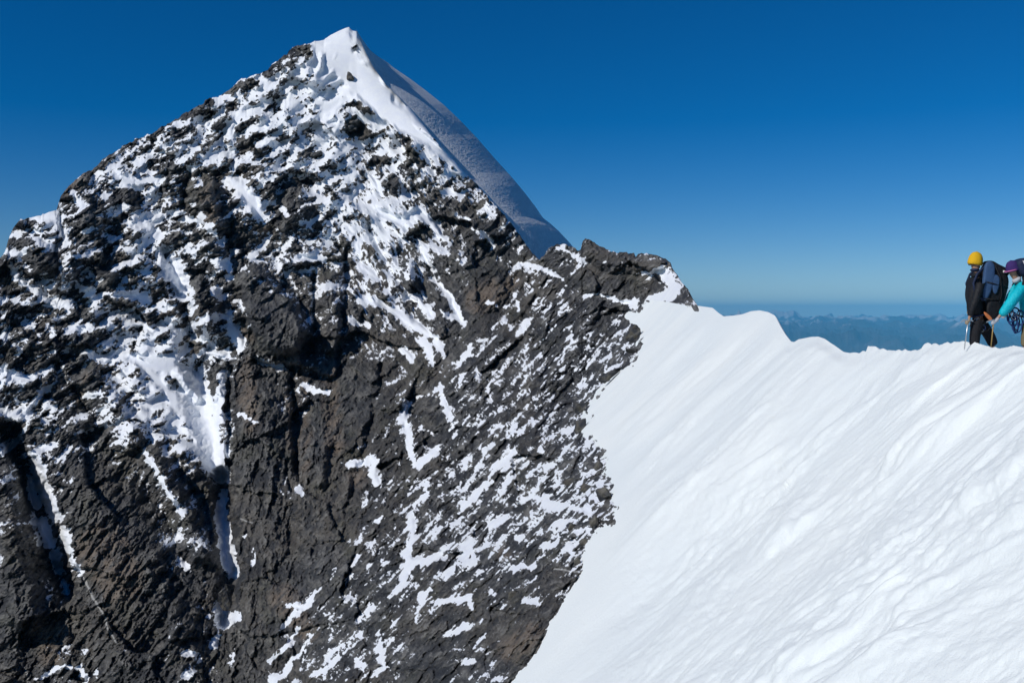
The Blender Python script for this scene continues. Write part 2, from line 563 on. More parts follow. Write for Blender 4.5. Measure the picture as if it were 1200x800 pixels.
    f = f + em * (.10 - .75 * fac2 - .5 * f3)
    f = f - .16 * sstep(14, 6, st) * sstep(1.5, 6, st) * (cv < .45)
    f = np.where(st < -2.5, np.maximum(f, .6 * sstep(-2.5, -6, st) - .05), f)
    f = f - .22 * spk * sstep(-7, -3, st)
    snow = f
    s = sstep(-.10, .12, snow)
    soft = blur(relief, 3, 2); softer = blur(relief, 26, 2)
    deep = np.maximum(sstep(.3, .8, blur(snow, 3, 1)), sstep(-1.0, -6, blur(np.minimum(st, 9), 2, 1))); deep = deep * (1 - .8 * np.exp(-((px - 55) / 38) ** 2 - ((py - 610) / 95) ** 2)); soft = soft * (1 - deep) + softer * deep
    rel = relief * (1 - s) + (soft - .0012) * s
    rel = blur(rel, 1, 1) * .3 + rel * .7
    w2 = w * (1 + macro + rel)
    warm = np.zeros(px.shape)
    def mw(sel, sd): warm[sel] = np.maximum(warm[sel], sstep(7, -5, sd))
    apply_strokes(wx, wy, WARM, mw)
    vein = np.zeros(px.shape)
    def mv(sel, sd): vein[sel] = np.maximum(vein[sel], sstep(.9, -.2, sd))
    apply_strokes(px * .6 + wx * .4, py * .6 + wy * .4, VEIN, mv)
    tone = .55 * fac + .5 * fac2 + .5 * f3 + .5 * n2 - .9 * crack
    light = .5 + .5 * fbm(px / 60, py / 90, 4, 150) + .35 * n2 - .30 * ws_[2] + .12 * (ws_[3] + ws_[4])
    return w2, snow, warm, light, vein, d, tone
SUN_STRENGTH = 3.3
SKY_STRENGTH = 0.075
SKY_AIR, SKY_DUST, SKY_OZ, SKY_SAT, SKY_HUE = 1.0, 0.0, 3.0, 1.46, 0.506
EXPOSURE = 0.0
STEP = 1.0
HAZE = 3.6e-5
HAZE_COL = (.14, .60, 1, 1)
HAZE_G = -.56
HILLTOP = 0.0
#==BPY==
import bpy, bmesh
from mathutils import Vector, Matrix
scene = bpy.context.scene
COL = scene.collection
random.seed(5)
R_ = math.radians

# ------------------------------------------------------------------ helpers
def tag(o, label=None, cat=None, group=None, kind=None):
    if label: o['label'] = label
    if cat: o['category'] = cat
    if group: o['group'] = group
    if kind: o['kind'] = kind
    return o

def link(name, me, mat=None, parent=None, smooth=True):
    o = bpy.data.objects.new(name, me); COL.objects.link(o)
    if mat: me.materials.append(mat)
    if parent: o.parent = parent
    if smooth:
        me.polygons.foreach_set('use_smooth', [True] * len(me.polygons))
    return o

def empty(name, loc, label, cat, group=None):
    o = bpy.data.objects.new(name, None); COL.objects.link(o); o.location = loc
    o.empty_display_size = .1
    return tag(o, label, cat, group)

def grid_mesh(name, P, attrs=None):
    """P (rows, cols, 3): faces wound so that they look back to the viewer's side"""
    nr, nc = P.shape[:2]
    me = bpy.data.meshes.new(name)
    v = P.reshape(-1, 3).astype(np.float32)
    i = np.arange(nr * nc).reshape(nr, nc)
    q = np.stack([i[:-1, :-1], i[1:, :-1], i[1:, 1:], i[:-1, 1:]], -1).reshape(-1, 4)
    me.vertices.add(len(v)); me.vertices.foreach_set('co', v.ravel())
    me.loops.add(q.size); me.loops.foreach_set('vertex_index', q.ravel().astype(np.int32))
    me.polygons.add(len(q)); me.polygons.foreach_set('loop_start', (np.arange(len(q)) * 4).astype(np.int32))
    me.polygons.foreach_set('use_smooth', np.ones(len(q), bool))
    me.update(calc_edges=True)
    for k, a in (attrs or {}).items():
        at = me.attributes.new(k, 'FLOAT', 'POINT'); at.data.foreach_set('value', a.astype(np.float32).ravel())
    return me

class N:
    """small node builder"""
    def __init__(s, name):
        s.m = bpy.data.materials.new(name); s.m.use_nodes = True
        s.t = s.m.node_tree; s.b = s.t.nodes['Principled BSDF']; s.L = s.t.links.new
    def n(s, ty, **k):
        x = s.t.nodes.new(ty)
        for a, v in k.items():
            if a.startswith('i_'):
                key = a[2:].replace('_', ' '); s.set(x.inputs[key], v)
            else: setattr(x, a, v)
        return x
    def set(s, inp, v):
        if isinstance(v, bpy.types.NodeSocket): s.L(v, inp)
        else: inp.default_value = v
    def math(s, op, a, b=0.0, c=0.0, clamp=False):
        x = s.t.nodes.new('ShaderNodeMath'); x.operation = op; x.use_clamp = clamp
        for i, v in enumerate((a, b, c)): s.set(x.inputs[i], v)
        return x.outputs[0]
    def mix(s, f, a, b, blend='MIX'):
        x = s.t.nodes.new('ShaderNodeMix'); x.data_type = 'RGBA'; x.blend_type = blend
        s.set(x.inputs[0], f); s.set(x.inputs[6], a); s.set(x.inputs[7], b); return x.outputs[2]
    def ramp(s, f, pts):
        x = s.t.nodes.new('ShaderNodeValToRGB'); s.L(f, x.inputs[0]); e = x.color_ramp.elements
        while len(e) < len(pts): e.new(.5)
        for i, (p, c) in enumerate(pts):
            e[i].position = p; e[i].color = (c, c, c, 1) if isinstance(c, (int, float)) else (*c, 1)
        return x.outputs[0]
    def smooth(s, v, a, b):
        x = s.t.nodes.new('ShaderNodeMapRange'); x.interpolation_type = 'SMOOTHSTEP'
        s.set(x.inputs[0], v); x.inputs[1].default_value = a; x.inputs[2].default_value = b; return x.outputs[0]
    def noise(s, vec, scale, detail=4, rough=.55, dist=0):
        x = s.t.nodes.new('ShaderNodeTexNoise'); s.L(vec, x.inputs['Vector'])
        x.inputs['Scale'].default_value = scale; x.inputs['Detail'].default_value = detail
        x.inputs['Roughness'].default_value = rough; x.inputs['Distortion'].default_value = dist
        return x.outputs[0]
    def map(s, vec, rot=(0, 0, 0), scale=(1, 1, 1)):
        x = s.t.nodes.new('ShaderNodeMapping'); s.L(vec, x.inputs[0])
        x.inputs['Rotation'].default_value = rot; x.inputs['Scale'].default_value = scale; return x.outputs[0]
    def attr(s, name):
        x = s.t.nodes.new('ShaderNodeAttribute'); x.attribute_name = name; return x.outputs['Fac']
    def bump(s, h, dist, strength=1.0, normal=None):
        x = s.t.nodes.new('ShaderNodeBump'); s.set(x.inputs['Height'], h)
        x.inputs['Distance'].default_value = dist; x.inputs['Strength'].default_value = strength
        if normal is not None: s.L(normal, x.inputs['Normal'])
        return x.outputs[0]
    def pos(s):
        return s.t.nodes.new('ShaderNodeTexCoord').outputs['Object']

SNOWC = (.86, .895, .915)
def rock_material(name, attrs=True):
    m = N(name); p = m.pos()
    if attrs:
        cb = m.n('ShaderNodeCombineXYZ'); m.L(m.attr('fu'), cb.inputs[0]); m.L(m.attr('fv'), cb.inputs[1]); f = cb.outputs[0]
    else:
        f = m.map(p, (R_(90), 0, 0), (14, 14, 14))
    big = m.noise(f, 1 / 130, 4, .55)
    col2 = m.noise(f, 1 / 42, 5, .55)
    mid = m.noise(f, 1 / 13, 4, .6)
    ani = m.noise(m.map(m.map(f, (0, 0, R_(50))), (0, 0, 0), (.30, 1.35, 1)), 1 / 7, 4, .6)
    fin = m.noise(f, 1 / 3.4, 3, .6)
    kk = 1 if attrs else .55
    base = m.ramp(mid, [(p_, tuple(v * kk for v in c_)) for p_, c_ in ((.34, (.020, .022, .026)), (.46, (.050, .052, .055)), (.56, (.092, .092, .090)), (.70, (.185, .182, .172)))])
    if not attrs: big = col2 = m.noise(f, 1 / 6, 2, .5)
    base = m.mix(m.math('MULTIPLY', m.smooth(big, .46, .60), .6), base, (.100, .086, .066, 1))
    base = m.mix(m.math('MULTIPLY', m.smooth(col2, .52, .66), .45), base, (.085, .084, .056, 1))
    base = m.mix(m.math('MULTIPLY', m.smooth(col2, .48, .36), .5), base, (.034, .040, .052, 1))
    base = m.mix(m.math('MULTIPLY', m.smooth(ani, .52, .68), .55), base, (.20, .195, .18, 1))
    base = m.mix(m.math('MULTIPLY', m.smooth(ani, .46, .34), .45), base, (.020, .022, .026, 1))
    base = m.mix(m.math('MULTIPLY', m.smooth(fin, .54, .68), .55), base, (.012, .013, .015, 1))
    base = m.mix(m.math('MULTIPLY', m.smooth(fin, .44, .32), .3), base, (.18, .175, .165, 1))
    if attrs:
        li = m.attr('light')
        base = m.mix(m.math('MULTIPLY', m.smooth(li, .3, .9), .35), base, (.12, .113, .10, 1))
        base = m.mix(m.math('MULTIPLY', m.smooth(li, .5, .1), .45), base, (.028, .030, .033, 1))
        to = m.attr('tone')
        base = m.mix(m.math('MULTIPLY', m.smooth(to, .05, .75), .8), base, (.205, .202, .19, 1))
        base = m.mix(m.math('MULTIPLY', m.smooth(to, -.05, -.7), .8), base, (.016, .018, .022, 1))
        wa = m.attr('warm')
        wn = m.math('MULTIPLY', wa, m.smooth(ani, .35, .6))
        base = m.mix(m.math('MULTIPLY', wn, .62), base, (.205, .162, .122, 1))
        base = m.mix(m.math('MULTIPLY', m.attr('vein'), .8), base, (.42, .42, .40, 1))
    h = m.math('ADD', m.math('MULTIPLY', ani, .85), m.math('ADD', m.math('MULTIPLY', fin, .25), m.math('MULTIPLY', mid, .06)))
    if attrs: h = m.math('MULTIPLY', h, m.math('MULTIPLY', m.attr('rng'), 1 / 150))
    bn = m.bump(h, 1.1 if attrs else .25, 1.0)
    rough = .78
    if attrs:
        sn = m.math('ADD', m.attr('snow'), m.math('ADD', m.math('MULTIPLY', m.math('SUBTRACT', fin, .5), .5), m.math('MULTIPLY', m.math('SUBTRACT', ani, .5), .45)))
        s = m.math('MAXIMUM', m.smooth(sn, -.02, .03), m.math('MULTIPLY', m.smooth(sn, -.16, .0), m.math('MULTIPLY', m.smooth(fin, .5, .56), .7)))
        grain = m.noise(p, .5, 5, .6)
        snc = m.mix(m.smooth(grain, .3, .7), (.80, .84, .90, 1), (*SNOWC, 1))
        base = m.mix(s, base, snc)
        sb = m.bump(m.noise(p, .8, 5, .55), .10, .6)
        x = m.n('ShaderNodeMix', data_type='VECTOR'); m.L(s, x.inputs[0]); m.L(bn, x.inputs[4]); m.L(sb, x.inputs[5])
        bn = x.outputs[1]
        rough = m.math('SUBTRACT', .80, m.math('MULTIPLY', s, .2))
    m.set(m.b.inputs['Base Color'], base); m.set(m.b.inputs['Roughness'], rough); m.L(bn, m.b.inputs['Normal'])
    m.b.inputs['Specular IOR Level'].default_value = .35
    return m.m

# ------------------------------------------------------------------ camera
cam = bpy.data.cameras.new('camera'); co = bpy.data.objects.new('camera', cam); COL.objects.link(co)
cam.sensor_width = 36; cam.lens = F / 1200 * 36; cam.shift_y = (HY - 400) / 1200
co.rotation_euler = (R_(90), 0, 0); cam.clip_start = .1; cam.clip_end = 200000
scene.camera = co

# ------------------------------------------------------------------ light
SUN_EL = math.asin(SUN[2]); SUN_AZ = math.atan2(SUN[0], SUN[1])      # azimuth from +Y clockwise
sl = bpy.data.lights.new('sun', 'SUN'); sl.energy = SUN_STRENGTH; sl.angle = R_(.53); sl.color = (1, .955, .90)
so = bpy.data.objects.new('sun', sl); COL.objects.link(so)
so.rotation_euler = Vector(SUN).to_track_quat('Z', 'Y').to_euler(); so.location = (-30, -20, 40)
wd = bpy.data.worlds.new('World'); scene.world = wd; wd.use_nodes = True
nt = wd.node_tree; bg = nt.nodes['Background']
sky = nt.nodes.new('ShaderNodeTexSky'); sky.sky_type = 'NISHITA'; sky.sun_disc = False
sky.sun_elevation = SUN_EL; sky.sun_rotation = SUN_AZ
sky.altitude = 3600; sky.air_density = SKY_AIR; sky.dust_density = SKY_DUST; sky.ozone_density = SKY_OZ
hs = nt.nodes.new('ShaderNodeHueSaturation'); hs.inputs['Saturation'].default_value = SKY_SAT
hs.inputs['Hue'].default_value = SKY_HUE
nt.links.new(sky.outputs[0], hs.inputs['Color']); nt.links.new(hs.outputs[0], bg.inputs[0])
bg.inputs[1].default_value = SKY_STRENGTH
vs = scene.view_settings; vs.view_transform = 'Standard'; vs.look = 'None'; vs.gamma = 1; vs.use_curve_mapping = False
vs.exposure = EXPOSURE
scene.cycles.volume_bounces = 0; scene.cycles.max_bounces = 6; scene.cycles.diffuse_bounces = 3
scene.cycles.use_denoising = True

# ------------------------------------------------------------------ mountain
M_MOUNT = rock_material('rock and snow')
M_ROCK = rock_material('boulder rock', False)
def build_mountain():
    cols = np.concatenate([np.arange(-420, -40, 6.0), np.arange(-40, 862, STEP)])
    nrow = int(770 / STEP)
    t = np.linspace(0, 1, nrow) ** 1.06
    t = np.concatenate([t, 1 + np.linspace(.02, .42, 22)])
    sk = skyline(cols)
    # ragged rocky skyline, calm on the snow crest
    rag = 1.6 * facets(cols / 8.0, cols * 0 + .5, 201)[0] + .8 * facets(cols / 4.2, cols * 0 + .5, 203)[0] + 2.4 * fbm(cols / 14, cols * 0, 3, 207)
    cal = sstep(372, 392, cols) * (1 - sstep(548, 562, cols))
    sk = sk + rag * (1 - cal) * (1 - .6 * sstep(740, 760, cols))
    px = np.repeat(cols[None], len(t), 0)
    py = sk[None] + (812 - sk[None]) * t[:, None]
    w, snow, warm, light, vein, d, tone = mountain_fields(px, py)
    # the crest rolls over backwards
    dp = py - sk[None]
    w = w * (1 - .012 * np.exp(-dp / 3.0) - .006 * np.exp(-dp / 12.0))
    Pm = unproj(px, py, 1 / w)
    # far side
    top = Pm[0]
    back = []
    for dy, dz, dx in ((1.5, -.15, 0), (5, -3, 0), (14, -12, 1), (34, -36, 3), (80, -90, 6), (200, -240, 12), (420, -560, 20)):
        back.append(top + np.array([dx, dy, dz]))
    # foot goes down steeply out of sight
    foot = [Pm[-1] + np.array([0, -dy, dz]) for dy, dz in ((2, -8), (5, -30), (10, -90), (20, -500))]
    allP = np.concatenate([np.array(back[::-1]), Pm, np.array(foot)], 0)
    nb, nf = len(back), len(foot)
    fu = np.repeat(cols[None], len(allP), 0)
    fv = np.concatenate([np.repeat(sk[None], nb, 0) - np.linspace(300, 6, nb)[:, None], py, np.repeat(py[-1:], nf, 0) + np.linspace(40, 900, nf)[:, None]], 0)
    def ext(a): return np.concatenate([np.repeat(a[:1], len(back), 0), a, np.repeat(a[-1:], len(foot), 0)], 0)
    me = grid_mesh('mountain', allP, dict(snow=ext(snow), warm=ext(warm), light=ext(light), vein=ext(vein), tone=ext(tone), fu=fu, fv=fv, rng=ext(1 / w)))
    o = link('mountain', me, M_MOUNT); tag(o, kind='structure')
    return px, py, w
MPX, MPY, MW = build_mountain()

def mount_Y(x, y):
    """distance of the face at a face coordinate"""
    j = int(np.argmin(np.abs(MPX[0] - x))); i = int(np.argmin(np.abs(MPY[:, j] - y)))
    return 1 / MW[i, j]

# ------------------------------------------------------------------ shaded snow face behind the summit ridge
def snow_mat(name, tint=SNOWC, fine=3.0, dist=.02, streak=True, rockamt=0):
    m = N(name); p = m.pos()
    a = m.noise(p, .25, 6, .6)
    c = m.mix(m.smooth(a, .42, .58), (tint[0] * .95, tint[1] * .96, tint[2] * .97, 1), (*tint, 1))
    if rockamt:
        r = m.noise(m.map(p, (0, R_(60), 0), (1.6, 1, .7)), .8, 8, .8)
        c = m.mix(m.math('MULTIPLY', m.smooth(r, .48, .58), rockamt), c, (.10, .12, .15, 1))
    h = m.math('ADD', m.noise(p, fine, 6, .6), m.math('MULTIPLY', m.noise(p, fine * 5, 4, .6), .3))
    m.set(m.b.inputs['Base Color'], c)
    m.b.inputs['Roughness'].default_value = .55
    m.b.inputs['Specular IOR Level'].default_value = .3
    m.L(m.bump(h, dist, .8), m.b.inputs['Normal'])
    return m.m

FRONT = [(418,36),(424,50),(431,64),(440,80),(455,100),(470,115),(485,132),(505,158),(525,180),(545,203),(560,217),(580,240),(600,262),(612,280),(624,300),(640,320),(670,350)]
REAR = [(436,64),(439,66),(443,71),(452,73),(455,74),(462,80),(480,92),(500,107),(520,123),(540,142),(560,163),(580,186),(600,208),(615,226),(628,243),(636,255),(645,262),(655,271),(668,285),(690,312),(720,350)]
def build_snow_face():
    def par(pts, n):
        a = np.array(pts, float); L = np.concatenate([[0], np.cumsum(np.hypot(*np.diff(a, axis=0).T))]); s = np.linspace(0, L[-1], n)
        return np.stack([np.interp(s, L, a[:, 0]), np.interp(s, L, a[:, 1])], -1)
    n = 420; k = 90
    A = par(FRONT, n); B = par(REAR, n)
    s = np.linspace(0, 1, n)
    YA = 251 - 29 * s; 
    V = np.linspace(-.06, 1, k)[:, None]
    wd_ = np.hypot(*(A - B).T)[None]
    px = A[None, :, 0] * (1 - V) + B[None, :, 0] * V
    py = A[None, :, 1] * (1 - V) + B[None, :, 1] * V
    hollow = 1.6 * np.sin(np.clip(V, 0, 1) * math.pi) * 0
    prof = np.clip(V, 0, 1) * .38 + .62 * np.clip(V, 0, 1) ** 2.6
    Y = YA[None] + 1.0 + prof * wd_ * 1.0 - np.clip(-V, 0, 1) * 40
    rg = .2 * fbm(px / 30, py / 30, 4, 301) + .16 * fbm(px / 6, py / 4, 3, 305) + .30 * fbm(px / 1.6, py / 1.6, 2, 309)
    Y = Y + rg * np.clip(V * 6, 0, 1)
    Pm = unproj(px, py, Y)
    top = Pm[-1]
    backs = [top + np.array(v) for v in ((.6, 2.5, -.6), (3, 9, -5), (12, 22, -20), (50, 60, -80), (160, 160, -260))]
    allP = np.concatenate([np.array(backs[::-1]), Pm[::-1]], 0)
    me = grid_mesh('snow_face', allP)
    o = link('snow_face', me, snow_mat('wind packed snow', (.84, .87, .91), 2.0, .9, rockamt=.18)); tag(o, kind='structure')
build_snow_face()

# ------------------------------------------------------------------ snow ridge in the foreground
CREST = [(560,352),(740,349),(770,352),(790,355),(800,357),(820,358.5),(835,360.5),(842,366.5),(848,370.5),(860,369.5),(870,368),(880,364.5),(890,363.5),(900,365.5),(908,369.5),(914,381),(920,391),(927,400),(931,401),(936,398),(950,396),(960,395.5),(968,398.5),(980,406.5),(990,413.5),(997,415),(1004,414),(1008,415),(1012,412),(1016,413),(1018,407),(1023,406.5),(1035,409.5),(1050,411),(1060,409.5),(1072,410.5),(1080,410),(1083,405),(1088,402.5),(1092,404),(1094,402),(1100,404.5),(1106,404.5),(1111,402),(1114,403),(1119,401.5),(1135,400.5),(1150,403),(1160,406),(1172,409),(1180,408),(1190,406.5),(1200,409),(1230,407),(1300,412),(1500,430),(1760,470)]
def build_ridge():
    cols = np.concatenate([np.arange(520, 1215, 1.15), np.linspace(1216, 1760, 120)])
    a = np.array(CREST, float); sk = np.interp(cols, a[:, 0], a[:, 1])
    sk = sk + 1.1 * fbm(cols / 5, cols * 0, 3, 401) * sstep(990, 1020, cols)
    t = np.linspace(0, 1, 430) ** 1.25
    px = np.repeat(cols[None], len(t), 0); py = sk[None] + (1060 - sk[None]) * t[:, None]
    w = w_snow(px, py)
    ed = edge_dist(px, py)
    w = w * (1 - .008 * np.clip(ed, 0, 110) * sstep(0, 14, ed))
    Pm = unproj(px, py, 1 / w)
    # real relief of the slope, in metres, along its own directions: y = along the contour, s = down the fall line
    nrm = np.array([-.70, -.05, .70]); nrm /= np.linalg.norm(nrm)
    X, Yw, Z = Pm[..., 0], Pm[..., 1], Pm[..., 2]
    s = (-X - Z) * .707
    u = Yw - .30 * s
    dist = np.clip(Yw, 6, 120)
    g = lambda a_, b_, sd, o=3: fbm(u / a_, s / b_, o, sd, .55)
    near = sstep(60, 18, dist)
    wu = u + .9 * fbm(u / 4, s / 5, 2, 427) + .25 * fbm(u / 1.1, s / 1.6, 2, 428)
    wv = s + 1.4 * fbm(u / 3, s / 4, 2, 426)
    G = lambda a_, b_, sd, o=3: fbm(wu / a_, wv / b_, o, sd, .55)
    h = .46 * g(9, 17, 411, 2) + .15 * G(3.0, 4.4, 413, 3)
    # wind ripples and lumps, irregular, growing towards the viewer
    patch = sstep(-.25, .35, fbm(u / 5, s / 8, 2, 423))
    near = near * (.30 + .70 * sstep(30, 230, py - sk[None] + 60 * sstep(900, 1150, px)))
    h += .30 * np.maximum(0, G(1.3, 2.3, 421, 3)) * near * patch
    h += .10 * np.abs(G(.66, 1.2, 431, 3)) * near * (.3 + .7 * patch)
    h += .035 * G(.26, .45, 435, 3) * near
    h += .012 * fbm(wu / .11, wv / .17, 2, 447) * near
    h += .10 * sstep(.10, .22, fbm(wu / 2.4, wv / 5.2, 3, 451)) * near * patch
    h += .05 * np.maximum(0, fbm(u / .35, s / .45, 2, 437)) * sstep(.1, .4, fbm(u / 2, s / 2, 2, 439)) * near
    # a rounded roll along the far trough (old slide track)
    smoothpart = sstep(760, 700, px) * sstep(500, 640, py)
    h *= 1 - .6 * smoothpart
    edge = (sstep(0, 22, py - sk[None]) * .75 + .25) * sstep(2, -70, ed)
    Pm = Pm + h[..., None] * edge[..., None] * nrm
    # crest lumps
    crest = np.exp(-(py - sk[None]) / 14.0) * sstep(990, 1040, px)
    Pm[..., 2] += (.05 * fbm(X / .35, Yw / .35 + s, 3, 441)) * crest
    top = Pm[0]
    # beyond the crest: a trodden shelf by the climbers, a steep drop further along
    shelf = sstep(985, 1035, cols)[:, None]
    back = []
    for a_, b_ in (((.10, .12, -.03), (.10, .0, -.12)), ((.35, .4, -.12), (.3, -.3, -.6)), ((1.0, .8, -.24), (.8, -1, -1.6)), ((2.4, 1.2, -.5), (1.6, -2, -3.2)), ((5, 2.5, -2.5), (4, -3, -7)), ((14, 6, -12), (14, 0, -20)), ((40, 16, -42), (40, 16, -60)), ((130, 40, -140), (130, 40, -170)), ((420, 90, -460), (420, 90, -480))):
        back.append(top + np.array(a_) * shelf + np.array(b_) * (1 - shelf))
    foot = [Pm[-1] + np.array(v) for v in ((-6, -1, -8), (-30, -3, -40), (-160, -5, -260))]
    allP = np.concatenate([np.array(back[::-1]), Pm, np.array(foot)], 0)
    me = grid_mesh('snow_slope', allP)
    o = link('snow_slope', me, slope_mat()); tag(o, kind='structure')
    return cols, Pm
def slope_mat():
    m = N('wind carved snow'); p = m.pos()
    q = m.map(p, (0, R_(45), 0), (1, 1, 1))
    st = m.noise(m.map(q, (0, 0, R_(0)), (.6, 1.3, 1)), 2.2, 6, .62)
    fi = m.noise(p, 14, 5, .65)
    lg = m.noise(p, .12, 4, .5)
    c = m.mix(m.smooth(lg, .3, .7), (.82, .878, .88, 1), (.885, .93, .912, 1))
    m.set(m.b.inputs['Base Color'], c); m.b.inputs['Roughness'].default_value = .6
    m.b.inputs['Specular IOR Level'].default_value = .25
    h = m.math('ADD', m.math('MULTIPLY', st, .02), m.math('ADD', m.math('MULTIPLY', fi, .022), m.math('MULTIPLY', m.noise(p, 45, 3, .6), .006)))
    m.L(m.bump(h, 1.0, .8), m.b.inputs['Normal'])
    return m.m
RCOLS, RIDGE = build_ridge()
def crest_at(x):
    return RIDGE[0][int(np.argmin(np.abs(RCOLS - x)))]

# ------------------------------------------------------------------ far ranges
def build_hills():
    th = np.concatenate([np.linspace(-72, 8, 260), np.linspace(8.1, 30, 900), np.linspace(30.2, 72, 160)])
    th = np.radians(th)
    r = np.concatenate([[300, 700, 1200, 2000, 3000], np.geomspace(4000, 58000, 420)])
    T, Rr = np.meshgrid(th, r)
    X = Rr * np.sin(T); Y = Rr * np.cos(T)
    km = 1000.0
    wx = X + 900 * fbm(X / 6 / km, Y / 6 / km, 3, 501); wy = Y + 900 * fbm(X / 6 / km, Y / 6 / km, 3, 503)
    a = ridged(wx / 8 / km, wy / 8 / km, 6, 511); b = ridged(wx / 2.2 / km, wy / 2.2 / km, 5, 521)
    a = (a - a.mean()) / a.std(); b = (b - b.mean()) / b.std()
    far = sstep(8000, 36000, Rr)
    Z = -1030 + 600 * far + 290 * a * (.7 + .5 * fbm(X / 20 / km, Y / 20 / km, 2, 531)) + 105 * b
    Z = Z - 500 * sstep(15000, 6000, Rr)
    for c_, r_, wd, hh in ((866, 33, 16, 260), (915, 42, 26, 330), (930, 41, 6, 160), (975, 44, 14, 260), (1060, 50, 60, 60), (1000, 24, 70, 120)):
        tc = math.atan((c_ - CX) / F)
        Z = Z + hh * np.exp(-np.abs((T - tc) * F / wd) ** 1.3 - ((Rr / 1000 - r_) / 3.0) ** 2) * (1 + .3 * b)
    Z = Z - 260 * sstep(47000, 56000, Rr)
    Z = np.minimum(Z, 90 + (Z - 90) * .45); Z = np.minimum(Z, 215)
    # the peak's own massif under the camera
    Z = Z + 900 * np.exp(-(Rr / 1500.0) ** 1.1)
    Z[0] = -620
    Z = np.minimum(Z, 215)
    me = grid_mesh('hills', np.stack([X, Y, Z], -1)[::-1])
    m = N('alpine country'); p = m.pos()
    g = m.n('ShaderNodeNewGeometry'); sx = m.n('ShaderNodeSeparateXYZ'); m.L(g.outputs['Normal'], sx.inputs[0])
    pz = m.n('ShaderNodeSeparateXYZ'); m.L(p, pz.inputs[0])
    nz = m.noise(p, .0008, 6, .65)
    c = m.ramp(nz, [(.40, (.020, .030, .028)), (.58, (.065, .065, .065))])
    sn = m.math('ADD', m.smooth(pz.outputs[2], -900, 100), m.math('MULTIPLY', m.math('SUBTRACT', nz, .5), 2.2))
    c = m.mix(m.math('MULTIPLY', m.smooth(sn, .75, .95), .5), c, (.75, .78, .82, 1))
    m.set(m.b.inputs['Base Color'], c); m.b.inputs['Roughness'].default_value = .9
    o = link('hills', me, m.m); tag(o, kind='structure')
build_hills()

# ------------------------------------------------------------------ air
def box_mesh(name, lo, hi):
    bm = bmesh.new(); bmesh.ops.create_cube(bm, size=1)
    for v in bm.verts:
        v.co = Vector([lo[i] if v.co[i] < 0 else hi[i] for i in range(3)])
    me = bpy.data.meshes.new(name); bm.to_mesh(me); bm.free(); return me
if HAZE > 0:
    hz = bpy.data.objects.new('haze', box_mesh('haze', (-60000, -3000, -3200), (60000, 62000, 520))); COL.objects.link(hz)
    hm = bpy.data.materials.new('air'); hm.use_nodes = True; t_ = hm.node_tree
    t_.nodes.remove(t_.nodes['Principled BSDF']); pv = t_.nodes.new('ShaderNodeVolumePrincipled')
    pv.inputs['Color'].default_value = HAZE_COL; pv.inputs['Density'].default_value = HAZE; pv.inputs['Anisotropy'].default_value = HAZE_G
    t_.links.new(pv.outputs[0], t_.nodes['Material Output'].inputs['Volume'])
    hz.data.materials.append(hm); hz['kind'] = 'stuff'; hz['label'] = 'thin blue mountain air over the valleys'

# ------------------------------------------------------------------ plain materials
def plain(name, col, rough=.7, nz=.12, scale=60, bump=.003, spec=.3, metal=0, sheen=0):
    m = N(name); p = m.pos(); n_ = m.noise(p, scale, 4, .6)
    a = tuple(c * (1 - nz) for c in col) + (1,); b = tuple(min(1, c * (1 + nz)) for c in col) + (1,)
    m.set(m.b.inputs['Base Color'], m.mix(m.smooth(n_, .3, .7), a, b)); m.b.inputs['Roughness'].default_value = rough
    m.b.inputs['Specular IOR Level'].default_value = spec; m.b.inputs['Metallic'].default_value = metal
    fold = m.noise(p, 9, 3, .5)
    m.L(m.bump(m.math('ADD', m.math('MULTIPLY', n_, .3), fold), bump * 6, .8), m.b.inputs['Normal'])
    return m.m
SKIN = plain('skin', (.42, .24, .16), .5, .06, 30, .0005)
BLACK = plain('black shell fabric', (.010, .011, .014), .62, bump=.006)
BLACKT = plain('black trouser fabric', (.009, .009, .012), .75, bump=.006)
TEAL = plain('teal shell fabric', (.003, .50, .60), .5, bump=.007)
NAVY = plain('navy pack cloth', (.012, .022, .06), .7)
BLUE = plain('slate blue pack cloth', (.04, .09, .19), .7)
YEL = plain('yellow knit', (.72, .42, .012), .9, .15, 140, .004)
PURP = plain('purple knit', (.045, .022, .13), .85, .2, 120, .004)
PINK = plain('pink band', (.45, .12, .30), .8)
KHAKI = plain('khaki trouser cloth', (.16, .135, .075), .8)
GREEN = plain('green cloth', (.03, .12, .045), .8)
WGLOVE = plain('pale grey glove', (.50, .52, .55), .7)
TGLOVE = plain('tan glove leather', (.38, .30, .21), .7)
BOOT = plain('boot leather', (.03, .028, .026), .6)
METAL = plain('brushed alloy', (.62, .64, .66), .35, .05, 80, .0005, .5, .8)
WOODY = plain('tan axe shaft', (.36, .24, .08), .45)
ORANGE = plain('orange webbing', (.62, .20, .07), .8)
WHITE = plain('white patch', (.8, .8, .8), .7)
CORD = plain('blue climbing cord', (.02, .05, .16), .8)
GREYC = plain('grey collar', (.45, .47, .50), .8)
LENS = plain('dark lens', (.01, .01, .012), .15, 0, 60, 0, .6)

PXM = 19.3 / F     # metres in one survey pixel at the climbers

class Fig:
    """local frame: origin at the ground point under the figure, built from survey pixels"""
    def __init__(s, ox, oy, Y): s.ox, s.oy, s.Y = ox, oy, Y
    dx = 0
    def root(s): return Vector(unproj(s.ox + s.dx, s.oy, s.Y).tolist())
    def p(s, x, y, d=0): return Vector(((x - s.ox) * s.Y / F, d * s.Y / F, -(y - s.oy) * s.Y / F))

